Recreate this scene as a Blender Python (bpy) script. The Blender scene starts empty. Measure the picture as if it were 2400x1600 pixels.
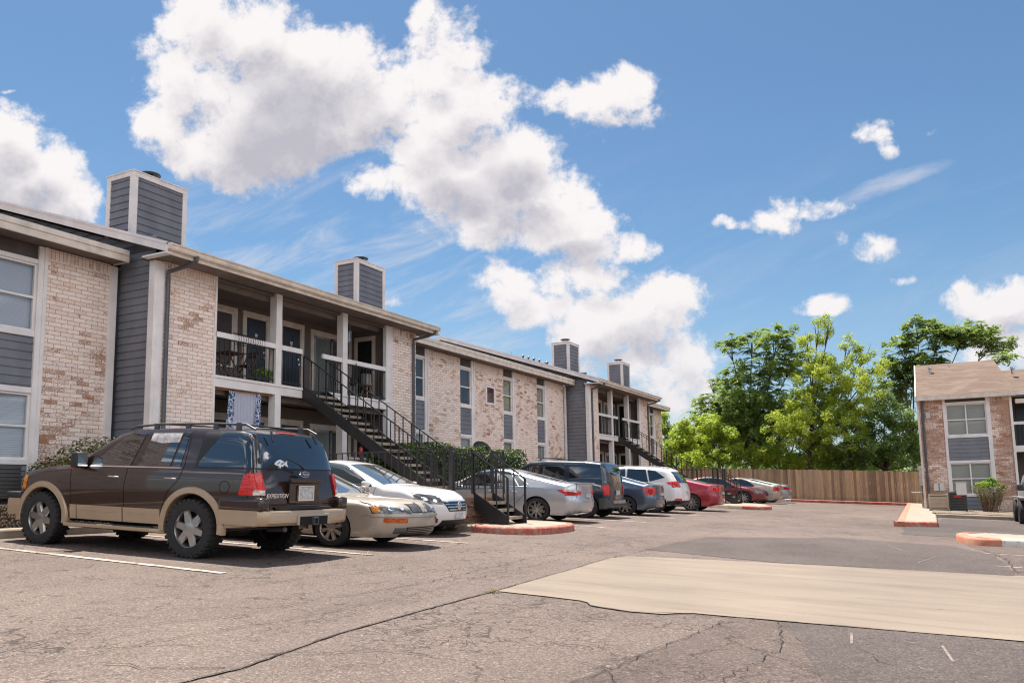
import bpy, bmesh, math, random
import numpy as np
from mathutils import Vector, Matrix
R=math.radians
rnd=random.Random(7)
scn=bpy.context.scene
COL=scn.collection
SL=0.046
def gz(x): return -1.12-SL*x
# ------------------------------------------------------------ mesh building
class MB:
    def __init__(s): s.v=[];s.f=[];s.m=[]
    def add(s,vs,fs,mi=0):
        b=len(s.v); s.v+=[tuple(p) for p in vs]; s.f+=[tuple(b+i for i in f) for f in fs]; s.m+=[mi]*len(fs); return s
    def box(s,x0,x1,y0,y1,z0,z1,mi=0):
        if x0>x1:x0,x1=x1,x0
        if y0>y1:y0,y1=y1,y0
        if z0>z1:z0,z1=z1,z0
        vs=[(x0,y0,z0),(x1,y0,z0),(x1,y1,z0),(x0,y1,z0),(x0,y0,z1),(x1,y0,z1),(x1,y1,z1),(x0,y1,z1)]
        return s.add(vs,[(0,3,2,1),(4,5,6,7),(0,1,5,4),(1,2,6,5),(2,3,7,6),(3,0,4,7)],mi)
    def prism(s,pts,d,mi=0):
        """pts: planar 3D polygon, d: extrusion vector"""
        n=len(pts); d=Vector(d); P=[Vector(p) for p in pts]
        nrm=Vector((0,0,0))
        for i in range(n): nrm+=P[i].cross(P[(i+1)%n])
        if nrm.dot(d)>0: P=P[::-1]
        vs=P+[p+d for p in P]
        fs=[tuple(range(n)),tuple(range(2*n-1,n-1,-1))]
        for i in range(n):
            j=(i+1)%n; fs.append((i,i+n,j+n,j))
        return s.add(vs,fs,mi)
    def bar(s,p,q,w,h,up=(0,0,1),mi=0):
        p=Vector(p);q=Vector(q);d=(q-p).normalized();u=Vector(up)
        a=d.cross(u)
        if a.length<1e-4: a=d.cross(Vector((1,0,0)))
        a.normalize();b=a.cross(d).normalized();a*=w/2;b*=h/2
        vs=[p-a-b,p+a-b,p+a+b,p-a+b,q-a-b,q+a-b,q+a+b,q-a+b]
        return s.add(vs,[(0,1,2,3),(7,6,5,4),(0,4,5,1),(1,5,6,2),(2,6,7,3),(3,7,4,0)],mi)
    def tube(s,pts,r,n=8,mi=0,cap=True):
        pts=[Vector(p) for p in pts];rings=[]
        rr=r if isinstance(r,(list,tuple)) else [r]*len(pts)
        ref=None
        for i,p in enumerate(pts):
            d=(pts[min(i+1,len(pts)-1)]-pts[max(i-1,0)]).normalized()
            if ref is None or abs(ref.dot(d))>.98:
                ref=Vector((0,0,1)) if abs(d.z)<.9 else Vector((1,0,0))
            a=d.cross(ref).normalized();b=a.cross(d).normalized();ref=b
            rings.append([p+(a*math.cos(t)+b*math.sin(t))*rr[i] for t in [2*math.pi*k/n for k in range(n)]])
        vs=[v for r_ in rings for v in r_];fs=[]
        for i in range(len(pts)-1):
            for k in range(n):
                k2=(k+1)%n; fs.append((i*n+k,i*n+k2,(i+1)*n+k2,(i+1)*n+k))
        if cap: fs+=[tuple(range(n-1,-1,-1)),tuple((len(pts)-1)*n+k for k in range(n))]
        return s.add(vs,fs,mi)
    def lathe(s,prof,c,axis='z',n=24,mi=0,closed=False,a0=0):
        """prof list of (r,h) ; axis direction"""
        vs=[]
        for (r,h) in prof:
            for k in range(n):
                t=2*math.pi*k/n+a0;x=r*math.cos(t);y=r*math.sin(t)
                if axis=='z': vs.append((c[0]+x,c[1]+y,c[2]+h))
                elif axis=='y': vs.append((c[0]+y,c[1]+h,c[2]+x))
                else: vs.append((c[0]+h,c[1]+x,c[2]+y))
        fs=[];m=len(prof)
        rng=range(m) if closed else range(m-1)
        for i in rng:
            j=(i+1)%m
            for k in range(n):
                k2=(k+1)%n; fs.append((i*n+k,i*n+k2,j*n+k2,j*n+k))
        return s.add(vs,fs,mi)
    def xf(s,M,start=0):
        s.v=s.v[:start]+[tuple(M@Vector(p)) for p in s.v[start:]]; return s
    def mesh(s,name,mats,smooth=False,angle=None):
        me=bpy.data.meshes.new(name)
        me.from_pydata(s.v,[],s.f)
        for m in mats: me.materials.append(m)
        me.polygons.foreach_set('material_index',s.m)
        if smooth: me.polygons.foreach_set('use_smooth',[True]*len(s.f))
        me.update()
        if smooth and angle: me.set_sharp_from_angle(angle=R(angle))
        return me
    def build(s,name,mats,parent=None,smooth=False,angle=35,bevel=0,world=False,**kw):
        if not isinstance(mats,(list,tuple)): mats=[mats]
        me=s.mesh(name,mats,smooth,angle)
        if bevel:
            b=bmesh.new();b.from_mesh(me)
            es=[e for e in b.edges if len(e.link_faces)==2 and e.calc_face_angle(0)>.6]
            bmesh.ops.bevel(b,geom=es,offset=bevel,segments=2,affect='EDGES',profile=.6)
            b.to_mesh(me);b.free()
        o=bpy.data.objects.new(name,me);COL.objects.link(o)
        if parent:
            o.parent=parent
            if world: o.location=-wloc(parent)
        for k,v in kw.items(): o[k]=v
        return o
def wloc(o):
    l=Vector(o.location)
    while o.parent: o=o.parent; l=l+Vector(o.location)
    return l
def empty(name,loc=(0,0,0),rot=(0,0,0),label=None,cat=None,group=None):
    o=bpy.data.objects.new(name,None);COL.objects.link(o);o.location=loc;o.rotation_euler=rot
    o.empty_display_size=.2
    if label:o['label']=label
    if cat:o['category']=cat
    if group:o['group']=group
    return o
def tag(o,label=None,cat=None,group=None,kind=None):
    if label:o['label']=label
    if cat:o['category']=cat
    if group:o['group']=group
    if kind:o['kind']=kind
    return o
# ------------------------------------------------------------ materials
class NT:
    def __init__(s,tree): s.t=tree
    def n(s,ty,ins=None,**p):
        nd=s.t.nodes.new(ty)
        for k,v in p.items(): setattr(nd,k,v)
        if ins:
            for k,v in ins.items():
                sk=nd.inputs[k]
                if isinstance(v,bpy.types.NodeSocket): s.t.links.new(v,sk)
                else: sk.default_value=v
        return nd
    def math(s,op,a,b=None,c=None,clamp=False):
        nd=s.t.nodes.new('ShaderNodeMath');nd.operation=op;nd.use_clamp=clamp
        for i,v in enumerate((a,b,c)):
            if v is None: continue
            if isinstance(v,bpy.types.NodeSocket): s.t.links.new(v,nd.inputs[i])
            else: nd.inputs[i].default_value=v
        return nd.outputs[0]
    def vm(s,op,a,b=None,out=0):
        nd=s.t.nodes.new('ShaderNodeVectorMath');nd.operation=op
        for i,v in enumerate((a,b)):
            if v is None: continue
            if isinstance(v,bpy.types.NodeSocket): s.t.links.new(v,nd.inputs[i])
            else: nd.inputs[i].default_value=v
        return nd.outputs[out]
    def mix(s,f,a,b,blend='MIX'):
        nd=s.t.nodes.new('ShaderNodeMix');nd.data_type='RGBA';nd.blend_type=blend;nd.clamp_factor=True
        for k,v in ((0,f),(6,a),(7,b)):
            if isinstance(v,bpy.types.NodeSocket): s.t.links.new(v,nd.inputs[k])
            else: nd.inputs[k].default_value=v if k==0 else (tuple(v)+(1,))[:4]
        return nd.outputs[2]
    def ramp(s,f,stops):
        nd=s.t.nodes.new('ShaderNodeValToRGB');e=nd.color_ramp.elements
        while len(e)<len(stops): e.new(.5)
        for i,(p,c) in enumerate(stops):
            e[i].position=p;e[i].color=(c,c,c,1) if isinstance(c,(int,float)) else tuple(c)+(1,)
        s.t.links.new(f,nd.inputs[0]);return nd.outputs[0]
    def noise(s,vec,scale,detail=3,rough=.55,dist=0,out=0):
        nd=s.n('ShaderNodeTexNoise',{'Scale':scale,'Detail':detail,'Roughness':rough,'Distortion':dist})
        if vec is not None: s.t.links.new(vec,nd.inputs['Vector'])
        return nd.outputs[out]
    def smooth(s,x,a,b):
        nd=s.t.nodes.new('ShaderNodeMapRange');nd.interpolation_type='SMOOTHSTEP'
        s.t.links.new(x,nd.inputs[0]);nd.inputs[1].default_value=a;nd.inputs[2].default_value=b
        return nd.outputs[0]
def newmat(name):
    m=bpy.data.materials.new(name);m.use_nodes=True;t=m.node_tree
    b=t.nodes['Principled BSDF'];return m,NT(t),b
def setb(b,**k):
    for a,v in k.items():
        a={'rough':'Roughness','metal':'Metallic','spec':'Specular IOR Level','coat':'Coat Weight','coatr':'Coat Roughness','col':'Base Color'}.get(a,a)
        b.inputs[a].default_value=v if not(a=='Base Color') else (tuple(v)+(1,))[:4]
def simple(name,col,rough=.6,metal=0,var=.12,scale=3,bump=0,bscale=60,spec=.5,coat=0,coord='pos',stretch=(1,1,1)):
    m,N,b=newmat(name);setb(b,col=col,rough=rough,metal=metal,spec=spec,coat=coat)
    if coord=='pos': vec=N.n('ShaderNodeNewGeometry').outputs['Position']
    else: vec=N.n('ShaderNodeTexCoord').outputs['Object']
    if stretch!=(1,1,1): vec=N.vm('MULTIPLY',vec,stretch)
    if var:
        f=N.noise(vec,scale,5,.6)
        lo=tuple(c*(1-var*1.6) for c in col);hi=tuple(min(1,c*(1+var*1.3)) for c in col)
        N.t.links.new(N.ramp(f,[(.3,lo),(.7,hi)]),b.inputs['Base Color'])
    if bump:
        bp=N.n('ShaderNodeBump',{'Strength':bump,'Distance':.01,'Height':N.noise(vec,bscale,3)})
        N.t.links.new(bp.outputs[0],b.inputs['Normal'])
    return m
M={}
M['trim']=simple('white_trim_paint',(.76,.71,.69),.55,var=.07,scale=2.2,bump=.25,bscale=25)
M['trimw']=simple('weathered_trim',(.68,.59,.51),.6,var=.12,scale=3.5,bump=.3,bscale=25)
M['siding']=simple('grey_lap_siding',(.165,.168,.192),.5,var=.14,scale=1.6,bump=.15,bscale=30,stretch=(1,1,.5))
M['siding_shut']=M['siding']
M['darkfascia']=simple('dark_frieze_board',(.075,.062,.058),.7,var=.2)
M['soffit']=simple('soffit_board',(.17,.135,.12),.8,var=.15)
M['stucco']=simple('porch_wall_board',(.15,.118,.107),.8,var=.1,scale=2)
M['porchfloor']=simple('porch_floor_concrete',(.3,.27,.24),.85)
M['navy']=simple('navy_door_paint',(.012,.015,.026),.35,var=.15,scale=1)
M['iron']=simple('black_iron_paint',(.014,.012,.012),.45,var=.2,scale=6,spec=.6)
M['gutter']=simple('gutter_paint',(.52,.45,.39),.45,var=.1)
M['downspout']=simple('grey_downspout',(.085,.085,.095),.45,var=.15)
M['galv']=simple('galvanised_metal',(.45,.44,.43),.4,.8,var=.2,scale=8)
M['flueblack']=simple('sooty_flue',(.012,.011,.01),.8)
M['timber']=simple('railway_sleeper_wood',(.17,.092,.06),.85,var=.5,scale=5,bump=.8,bscale=22,stretch=(1,1,4))
M['tread']=simple('stair_tread_concrete',(.30,.25,.205),.9,var=.3,scale=9,bump=.3)
M['conc']=simple('pale_concrete',(.30,.245,.19),.9,var=.13,scale=1.4,bump=.25,bscale=70)
M['walkconc']=simple('walkway_concrete',(.30,.245,.19),.9,var=.16,scale=2.5,bump=.25,bscale=70)
M['black']=simple('black_plastic',(.012,.012,.013),.55,var=0)
M['rubber']=simple('tyre_rubber',(.022,.020,.020),.85,var=.25,scale=14,bump=.3,bscale=60,coord='obj')
M['alloy']=simple('alloy_wheel',(.40,.385,.375),.28,.85,var=.05,coord='obj')
M['alloyd']=simple('dull_alloy_wheel',(.42,.36,.32),.38,.7,var=.1,coord='obj')
M['chrome']=simple('chrome',(.8,.8,.8),.12,1,var=0)
M['scuff']=simple('faint_scuff',(.20,.16,.14),.8,var=.3,scale=20)
M['whiteline']=simple('worn_white_paint',(.62,.53,.45),.8,var=.35,scale=14)
M['whiteplastic']=simple('white_plastic',(.62,.6,.57),.4,var=.05)
M['acbeige']=simple('beige_ac_case',(.42,.33,.24),.5,var=.1)
M['acgrey']=simple('dark_ac_case',(.075,.07,.066),.5,var=.1)
M['woodchair']=simple('folding_chair_wood',(.10,.045,.028),.6,var=.25,scale=12)
M['terracotta']=simple('plant_pot',(.05,.035,.03),.7)
M['red']=simple('red_metal',(.45,.02,.02),.35,var=0)
M['gravel']=None
# glass of buildings
def glassmat():
    m,N,b=newmat('window_glass');t=N.t;t.nodes.remove(b)
    fr=N.n('ShaderNodeLayerWeight',{'Blend':.5});tr=N.n('ShaderNodeBsdfTransparent',{'Color':(.80,.84,.86,1)})
    gl=N.n('ShaderNodeBsdfGlossy',{'Color':(.9,.93,1,1),'Roughness':.015})
    f=N.math('ADD',N.math('MULTIPLY',N.math('POWER',fr.outputs[1],4),.8),.06,clamp=True)
    mx=N.n('ShaderNodeMixShader',{0:f,1:tr.outputs[0],2:gl.outputs[0]})
    t.links.new(mx.outputs[0],t.nodes['Material Output'].inputs[0]);return m
M['glass']=glassmat()
def blindmat(name,col,dark,pitch=.025):
    m,N,b=newmat(name);setb(b,rough=.7)
    z=N.n('ShaderNodeSeparateXYZ',{0:N.n('ShaderNodeNewGeometry').outputs['Position']}).outputs[2]
    fr=N.math('FRACT',N.math('DIVIDE',z,pitch))
    c=N.ramp(fr,[(.0,dark),(.2,col),(.85,col),(1,dark)])
    N.t.links.new(c,b.inputs['Base Color']);return m
M['blind']=blindmat('white_slat_blind',(.62,.62,.66),(.36,.36,.42),.045)
M['blindtan']=blindmat('tan_slat_blind',(.46,.41,.34),(.25,.22,.18),.04)
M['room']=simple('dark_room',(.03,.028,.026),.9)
M['curtain']=simple('window_drape',(.33,.32,.29),.9,var=.2,scale=6,stretch=(8,8,.4))
# brick
def brickmat(name,wear,soldier=False):
    m,N,b=newmat(name);setb(b,rough=.88,spec=.25)
    g=N.n('ShaderNodeNewGeometry');pos=g.outputs['Position']
    sp=N.n('ShaderNodeSeparateXYZ',{0:pos});sn=N.n('ShaderNodeSeparateXYZ',{0:g.outputs['True Normal']})
    useY=N.math('GREATER_THAN',N.math('ABSOLUTE',sn.outputs[0]),.5)
    u=N.math('ADD',N.math('MULTIPLY',useY,sp.outputs[1]),N.math('MULTIPLY',N.math('SUBTRACT',1,useY),sp.outputs[0]))
    z=sp.outputs[2]
    if soldier: vec=N.n('ShaderNodeCombineXYZ',{0:N.math('ADD',z,50.03),1:N.math('ADD',u,50)}).outputs[0]
    else: vec=N.n('ShaderNodeCombineXYZ',{0:N.math('ADD',u,50),1:N.math('ADD',z,50)}).outputs[0]
    wob=N.vm('MULTIPLY',N.noise(vec,14,2,out=1),(.012,.008,0))
    vec2=N.vm('ADD',vec,wob)
    br=N.n('ShaderNodeTexBrick',{'Vector':vec2,'Color1':(0,0,0,1),'Color2':(1,1,1,1),'Mortar':(.5,.5,.5,1),'Scale':1,'Mortar Size':.0055,'Mortar Smooth':.25,'Bias':0,'Brick Width':.27,'Row Height':.088 if not soldier else .084},offset=0 if soldier else .5)
    rn=br.outputs['Color'];mort=br.outputs['Fac']
    # per-brick paint tone
    tone=N.ramp(rn,[(0,(.78,.60,.52)),(.25,(.88,.72,.635)),(.55,(.90,.76,.675)),(.8,(.84,.71,.66)),(.93,(.86,.66,.53)),(1,(.82,.71,.675))])
    mott=N.noise(vec,9,6,.72)
    tone=N.mix(N.smooth(mott,.42,.72),tone,N.mix(.40,tone,(.58,.44,.36)))
    # worn paint: raw red/orange clay
    big=N.noise(vec,.42,3,.55);
    v3=N.vm('ADD',vec,(31.7,12.1,0));med=N.noise(v3,1.7,4,.6)
    fine=N.noise(v3,26,5,.75)
    amount=N.math('ADD',N.math('MULTIPLY',big,1.0),N.math('MULTIPLY',med,.55))
    rb=N.math('MULTIPLY',N.smooth(rn,.62,.97),.22)
    w=N.math('ADD',N.math('ADD',amount,N.math('MULTIPLY',fine,1.5)),rb)
    wmask=N.smooth(w,1.74-wear,1.90-wear)
    clay=N.ramp(N.noise(v3,7,2),[(.3,(.24,.085,.045)),(.5,(.33,.155,.085)),(.66,(.42,.24,.13)),(.8,(.19,.10,.07))])
    c=N.mix(N.math('MULTIPLY',wmask,.8),tone,clay)
    whole=N.math('MULTIPLY',N.math('GREATER_THAN',rn,.985-wear*.2),N.smooth(med,.50,.62))
    c=N.mix(N.math('MULTIPLY',whole,.8),c,(.40,.15,.07))
    # mould specks
    v4=N.vm('ADD',vec,(7.7,52.1,0))
    mo=N.math('ADD',N.math('ADD',N.noise(v4,.55,2),N.math('MULTIPLY',N.noise(v4,22,6,.8),.9)),N.math('MULTIPLY',N.math('SUBTRACT',3.2,z),.035))
    c=N.mix(N.math('MULTIPLY',N.smooth(mo,1.14,1.30),.75),c,(.07,.05,.045))
    c=N.mix(N.math('MULTIPLY',mort,.85),c,(.25,.165,.12))
    N.t.links.new(c,b.inputs['Base Color'])
    h=N.math('ADD',N.math('MULTIPLY',N.math('SUBTRACT',1,mort),1.0),N.math('MULTIPLY',fine,.35))
    bp=N.n('ShaderNodeBump',{'Strength':.55,'Distance':.006,'Height':h})
    N.t.links.new(bp.outputs[0],b.inputs['Normal']);return m
M['brick']=brickmat('painted_brick',.03);M['brickw']=brickmat('worn_painted_brick',.11);M['brickr']=brickmat('reddish_worn_brick',.34)
M['soldier']=brickmat('painted_soldier_brick',.0,True);M['soldierr']=brickmat('reddish_soldier_brick',.25,True)
# roof shingle
def shingle():
    m,N,b=newmat('tan_asphalt_shingle');setb(b,rough=.92,spec=.2)
    sp=N.n('ShaderNodeSeparateXYZ',{0:N.n('ShaderNodeNewGeometry').outputs['Position']})
    v=N.n('ShaderNodeCombineXYZ',{0:N.math('ADD',N.math('ADD',sp.outputs[0],sp.outputs[1]),80),1:N.math('MULTIPLY',N.math('ADD',sp.outputs[2],20),3.2)}).outputs[0]
    br=N.n('ShaderNodeTexBrick',{'Vector':v,'Color1':(.155,.112,.09,1),'Color2':(.215,.165,.135,1),'Mortar':(.14,.09,.065,1),'Scale':1,'Mortar Size':.012,'Brick Width':.5,'Row Height':.22,'Mortar Smooth':.5})
    c=N.mix(N.noise(v,30,3),br.outputs['Color'],(.36,.26,.2),'MULTIPLY') 
    c=N.mix(.35,br.outputs['Color'],c)
    N.t.links.new(c,b.inputs['Base Color']);return m
M['shingle']=shingle()
# asphalt
def asphalt(name,base,cr=1.0,light=0):
    m,N,b=newmat(name);setb(b,rough=.88,spec=.3)
    p=N.n('ShaderNodeNewGeometry').outputs['Position']
    big=N.noise(p,.22,4,.6);mid=N.noise(N.vm('MULTIPLY',p,(1,.35,1)),1.1,4,.6);fine=N.noise(p,70,3,.8);f2=N.noise(p,34,4,.75)
    dk=tuple(c*.80 for c in base);lt=tuple(c*1.24 for c in base)
    c=N.ramp(N.math('ADD',N.math('MULTIPLY',big,.75),N.math('MULTIPLY',N.noise(p,7,4,.65),.25)),[(.36,dk),(.64,lt)])
    c=N.mix(N.smooth(mid,.35,.75),c,N.mix(.5,c,tuple(x*1.3 for x in base)))
    sp=N.ramp(N.math('ADD',N.math('MULTIPLY',fine,.65),N.math('MULTIPLY',f2,.35)),[(.33,.12),(.44,.72),(.53,1.0),(.66,2.6)])
    c=N.mix(1,c,sp,'MULTIPLY')
    # oil / dark stains
    st=N.noise(N.vm('ADD',p,(9,4,0)),.8,3,.5)
    c=N.mix(N.math('MULTIPLY',N.smooth(st,.60,.76),.35),c,tuple(x*.45 for x in base))
    if cr:
        wp=N.vm('ADD',p,N.vm('MULTIPLY',N.noise(p,2.2,4,.6,out=1),(.9,.9,0)))
        def crack(scale,thr,sl):
            vo=N.n('ShaderNodeTexVoronoi',{'Vector':N.vm('MULTIPLY',wp,(1,.8,0)),'Scale':scale},feature='DISTANCE_TO_EDGE')
            return N.math('SUBTRACT',1,N.smooth(vo.outputs[0],thr*.25,thr))
        reg=N.smooth(N.noise(N.vm('ADD',p,(3,0,0)),.33,3,.6),.38,.52);reg2=N.smooth(N.noise(N.vm('ADD',p,(13,7,0)),.8,3,.6),.40,.54)
        brk=N.smooth(N.noise(p,3.1,3,.6),.38,.55)
        k=N.math('MAXIMUM',N.math('MULTIPLY',N.math('MULTIPLY',crack(1.1,.010,0),brk),.9),N.math('MULTIPLY',N.math('MULTIPLY',crack(5.5,.034,0),reg),reg2))
        k=N.math('MULTIPLY',k,cr)
        c=N.mix(N.math('MULTIPLY',k,.82),c,(.03,.022,.018))
        h=N.math('SUBTRACT',N.math('MULTIPLY',fine,.5),k)
    else: h=fine
    N.t.links.new(c,b.inputs['Base Color'])
    bp=N.n('ShaderNodeBump',{'Strength':.5,'Distance':.012,'Height':h})
    N.t.links.new(bp.outputs[0],b.inputs['Normal']);return m
M['asphalt']=asphalt('aged_asphalt',(.128,.098,.085),1.0)
M['asphaltd']=asphalt('dark_patch_asphalt',(.082,.065,.060),.5)
M['asphaltc']=asphalt('cracked_asphalt',(.10,.076,.066),1.0)
M['seam']=asphalt('smooth_seal_strip',(.128,.098,.086),0)
def conc(name,base):
    m,N,b=newmat(name);setb(b,rough=.85,spec=.3)
    p=N.n('ShaderNodeNewGeometry').outputs['Position']
    st=N.noise(N.vm('MULTIPLY',p,(.35,2.2,1)),1.6,5,.62);big=N.noise(p,.5,4);fi=N.noise(p,60,3,.7)
    c=N.ramp(big,[(.3,tuple(x*.86 for x in base)),(.7,tuple(x*1.1 for x in base))])
    c=N.mix(1,c,N.ramp(st,[(.25,.74),(.5,.96),(.8,1.1)]),'MULTIPLY')
    c=N.mix(1,c,N.ramp(fi,[(.3,.9),(.7,1.08)]),'MULTIPLY')
    tyre=N.smooth(N.noise(N.vm('MULTIPLY',p,(.12,2.6,1)),1.3,3,.5),.58,.72)
    c=N.mix(N.math('MULTIPLY',tyre,.26),c,(.12,.09,.075))
    sp=N.smooth(N.noise(p,5,2,.5),.74,.78)
    c=N.mix(N.math('MULTIPLY',sp,.45),c,(.1,.075,.06))
    N.t.links.new(c,b.inputs['Base Color'])
    bp=N.n('ShaderNodeBump',{'Strength':.2,'Distance':.006,'Height':fi});N.t.links.new(bp.outputs[0],b.inputs['Normal']);return m
M['drive']=conc('drive_concrete',(.225,.182,.145))
def kerbmat(name,paint):
    m,N,b=newmat(name);setb(b,rough=.8)
    p=N.n('ShaderNodeNewGeometry').outputs['Position']
    f=N.noise(p,11,6,.75);f2=N.noise(p,2.5,3)
    pc=N.ramp(f2,[(.3,tuple(x*.8 for x in paint)),(.7,tuple(min(1,x*1.15) for x in paint))])
    c=N.mix(N.smooth(N.math('ADD',f,N.math('MULTIPLY',f2,.4)),.66,.86),pc,(.30,.24,.19))
    N.t.links.new(c,b.inputs['Base Color']);return m
M['redkerb']=kerbmat('faded_red_kerb_paint',(.36,.075,.05));M['orangekerb']=kerbmat('faded_orange_kerb_paint',(.46,.15,.085))
M['whitekerb']=kerbmat('white_kerb_paint',(.62,.57,.5))
def wornline():
    m,N,b=newmat('worn_stall_line');setb(b,rough=.85);p=N.n('ShaderNodeNewGeometry').outputs['Position']
    f=N.math('ADD',N.noise(p,38,5,.8),N.math('MULTIPLY',N.noise(p,3,3),.5))
    c=N.mix(N.smooth(f,.66,.86),(.56,.47,.40),(.15,.115,.10));N.t.links.new(c,b.inputs['Base Color']);return m
M['whiteline']=wornline()
def gravelmat():
    m,N,b=newmat('river_gravel');setb(b,rough=.85)
    p=N.n('ShaderNodeNewGeometry').outputs['Position']
    vo=N.n('ShaderNodeTexVoronoi',{'Vector':p,'Scale':30})
    sepc=N.n('ShaderNodeSeparateColor',{0:vo.outputs['Color']}).outputs[0]
    c=N.ramp(sepc,[(0,(.20,.13,.085)),(.35,(.36,.27,.18)),(.7,(.50,.40,.28)),(1,(.62,.54,.43))])
    c=N.mix(N.smooth(vo.outputs['Distance'],.38,.62),c,(.06,.04,.03))
    N.t.links.new(c,b.inputs['Base Color'])
    bp=N.n('ShaderNodeBump',{'Strength':1,'Distance':.04,'Height':N.math('SUBTRACT',1,vo.outputs['Distance'])});N.t.links.new(bp.outputs[0],b.inputs['Normal']);return m
M['gravel']=gravelmat()
def fencemat():
    m,N,b=newmat('cedar_fence_board');setb(b,rough=.85)
    p=N.n('ShaderNodeNewGeometry').outputs['Position'];s=N.n('ShaderNodeSeparateXYZ',{0:p})
    board=N.math('FLOOR',N.math('DIVIDE',s.outputs[0],.145))
    wn=N.n('ShaderNodeTexWhiteNoise',{'W':board},noise_dimensions='1D').outputs[0]
    c=N.ramp(wn,[(0,(.22,.145,.095)),(.35,(.36,.245,.155)),(.75,(.46,.32,.205)),(1,(.56,.36,.19))])
    c=N.mix(1,c,N.ramp(N.noise(N.vm('MULTIPLY',p,(14,1,1.2)),2.2,5,.6),[(.3,.75),(.7,1.15)]),'MULTIPLY')
    N.t.links.new(c,b.inputs['Base Color']);return m
M['fence']=fencemat()
def leafmat(name,dark,light,tr=.35):
    m,N,b=newmat(name);t=N.t
    g=N.n('ShaderNodeNewGeometry');rnd_=g.outputs['Random Per Island']
    big=N.noise(g.outputs['Position'],.7,2)
    f=N.math('ADD',N.math('MULTIPLY',rnd_,.55),N.math('MULTIPLY',N.smooth(big,.35,.68),.5))
    c=N.ramp(f,[(.1,dark),(.85,light)])
    setb(b,rough=.5,spec=.35);t.links.new(c,b.inputs['Base Color'])
    tl=N.n('ShaderNodeBsdfTranslucent',{0:N.mix(.35,c,(light[0]*1.6,light[1]*1.5,light[2]))})
    mx=N.n('ShaderNodeMixShader',{0:tr,1:b.outputs[0],2:tl.outputs[0]})
    t.links.new(mx.outputs[0],t.nodes['Material Output'].inputs[0]);return m
M['leafA']=leafmat('dark_compound_leaf',(.10,.17,.05),(.30,.40,.11),.42)
M['leafB']=leafmat('bright_yellow_green_leaf',(.15,.24,.035),(.43,.50,.06),.48)
M['leafE']=leafmat('deep_green_leaf',(.08,.14,.04),(.24,.34,.09),.42)
M['leafF']=leafmat('light_green_leaf',(.17,.28,.04),(.40,.48,.06),.5)
M['leafH']=leafmat('hedge_leaf',(.022,.050,.012),(.085,.13,.02),.3)
M['leafS']=leafmat('dry_shrub_leaf',(.075,.085,.03),(.22,.22,.08),.3)
M['leafN']=leafmat('fresh_shrub_leaf',(.10,.20,.02),(.27,.40,.05),.4)
M['twig']=simple('dry_twig',(.26,.17,.12),.9,var=.3,scale=9)
M['bark']=simple('tree_bark',(.075,.055,.042),.9,var=.3,scale=3,bump=.6,bscale=20)
# cars
def carpaint(name,col,metal=.35,rough=.32,coat=1.0,dirt=.0):
    m,N,b=newmat(name);setb(b,col=col,metal=metal,rough=rough,coat=coat,coatr=.035)
    if dirt:
        p=N.n('ShaderNodeTexCoord').outputs['Object'];z=N.n('ShaderNodeSeparateXYZ',{0:p}).outputs[2]
        f=N.math('MULTIPLY',N.smooth(N.math('ADD',N.noise(p,5,5,.6),N.math('MULTIPLY',z,-.25)),.2,.65),dirt)
        N.t.links.new(N.mix(f,col,(.25,.19,.14)),b.inputs['Base Color'])
        N.t.links.new(N.math('ADD',rough,N.math('MULTIPLY',f,.8)),b.inputs['Roughness'])
        b.inputs['Coat Weight'].default_value=coat
    return m
P={}
P['brown']=carpaint('dark_brown_car_paint',(.038,.019,.014),.35,.28,.9)
P['tan']=carpaint('tan_cladding_paint',(.42,.30,.195),.2,.4,.5,.2)
P['champagne']=carpaint('champagne_car_paint',(.43,.375,.315),.35,.38,.8,.3)
P['white']=carpaint('white_car_paint',(.70,.67,.66),.0,.35,.9,.12)
P['silver']=carpaint('silver_car_paint',(.46,.47,.50),.6,.30,1,.1)
P['bluegrey']=carpaint('blue_grey_car_paint',(.075,.105,.15),.5,.3,1,.1)
P['navy']=carpaint('dark_navy_car_paint',(.018,.026,.040),.4,.32,1)
P['cherry']=carpaint('cherry_red_car_paint',(.30,.018,.035),.4,.32,1)
P['maroon']=carpaint('maroon_car_paint',(.16,.015,.022),.4,.35,1,.1)
P['jeep']=carpaint('grey_jeep_paint',(.45,.44,.45),.3,.4,.6,.2)
P['bluesilver']=carpaint('silver_blue_car_paint',(.33,.37,.43),.5,.3,1,.1)
P['cladgrey']=simple('grey_plastic_cladding',(.06,.06,.063),.5,var=.1,coord='obj')
P['cladblack']=simple('black_plastic_cladding',(.016,.016,.017),.5,var=.1,coord='obj')
def carglass(name,col,rough=.02):
    m,N,b=newmat(name);setb(b,col=col,rough=rough,spec=1.0,coat=1,coatr=.01);b.inputs['IOR'].default_value=1.55;return m
P['glass']=carglass('tinted_car_glass',(.010,.014,.018));P['glassc']=carglass('clear_car_glass',(.05,.065,.07))
def lens(name,col,em=0):
    m,N,b=newmat(name);setb(b,rough=.22,spec=.4,coat=.35)
    p=N.n('ShaderNodeTexCoord').outputs['Object']
    f=N.noise(N.vm('MULTIPLY',p,(6,6,26)),2,2)
    N.t.links.new(N.ramp(f,[(.35,tuple(c*.55 for c in col)),(.65,tuple(min(1,c*1.3) for c in col))]),b.inputs['Base Color']);return m
P['tail']=lens('red_lamp_lens',(.62,.008,.006));P['amber']=lens('amber_lamp_lens',(.75,.25,.02));P['head']=carpaint('clear_lamp_lens',(.085,.085,.09),.2,.14,.8,0)
P['orange']=lens('orange_lamp_lens',(.50,.09,.01));P['clearrev']=lens('clear_reverse_lens',(.65,.58,.52))
P['seam']=simple('panel_gap',(.008,.007,.007),.9,var=0)
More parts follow.
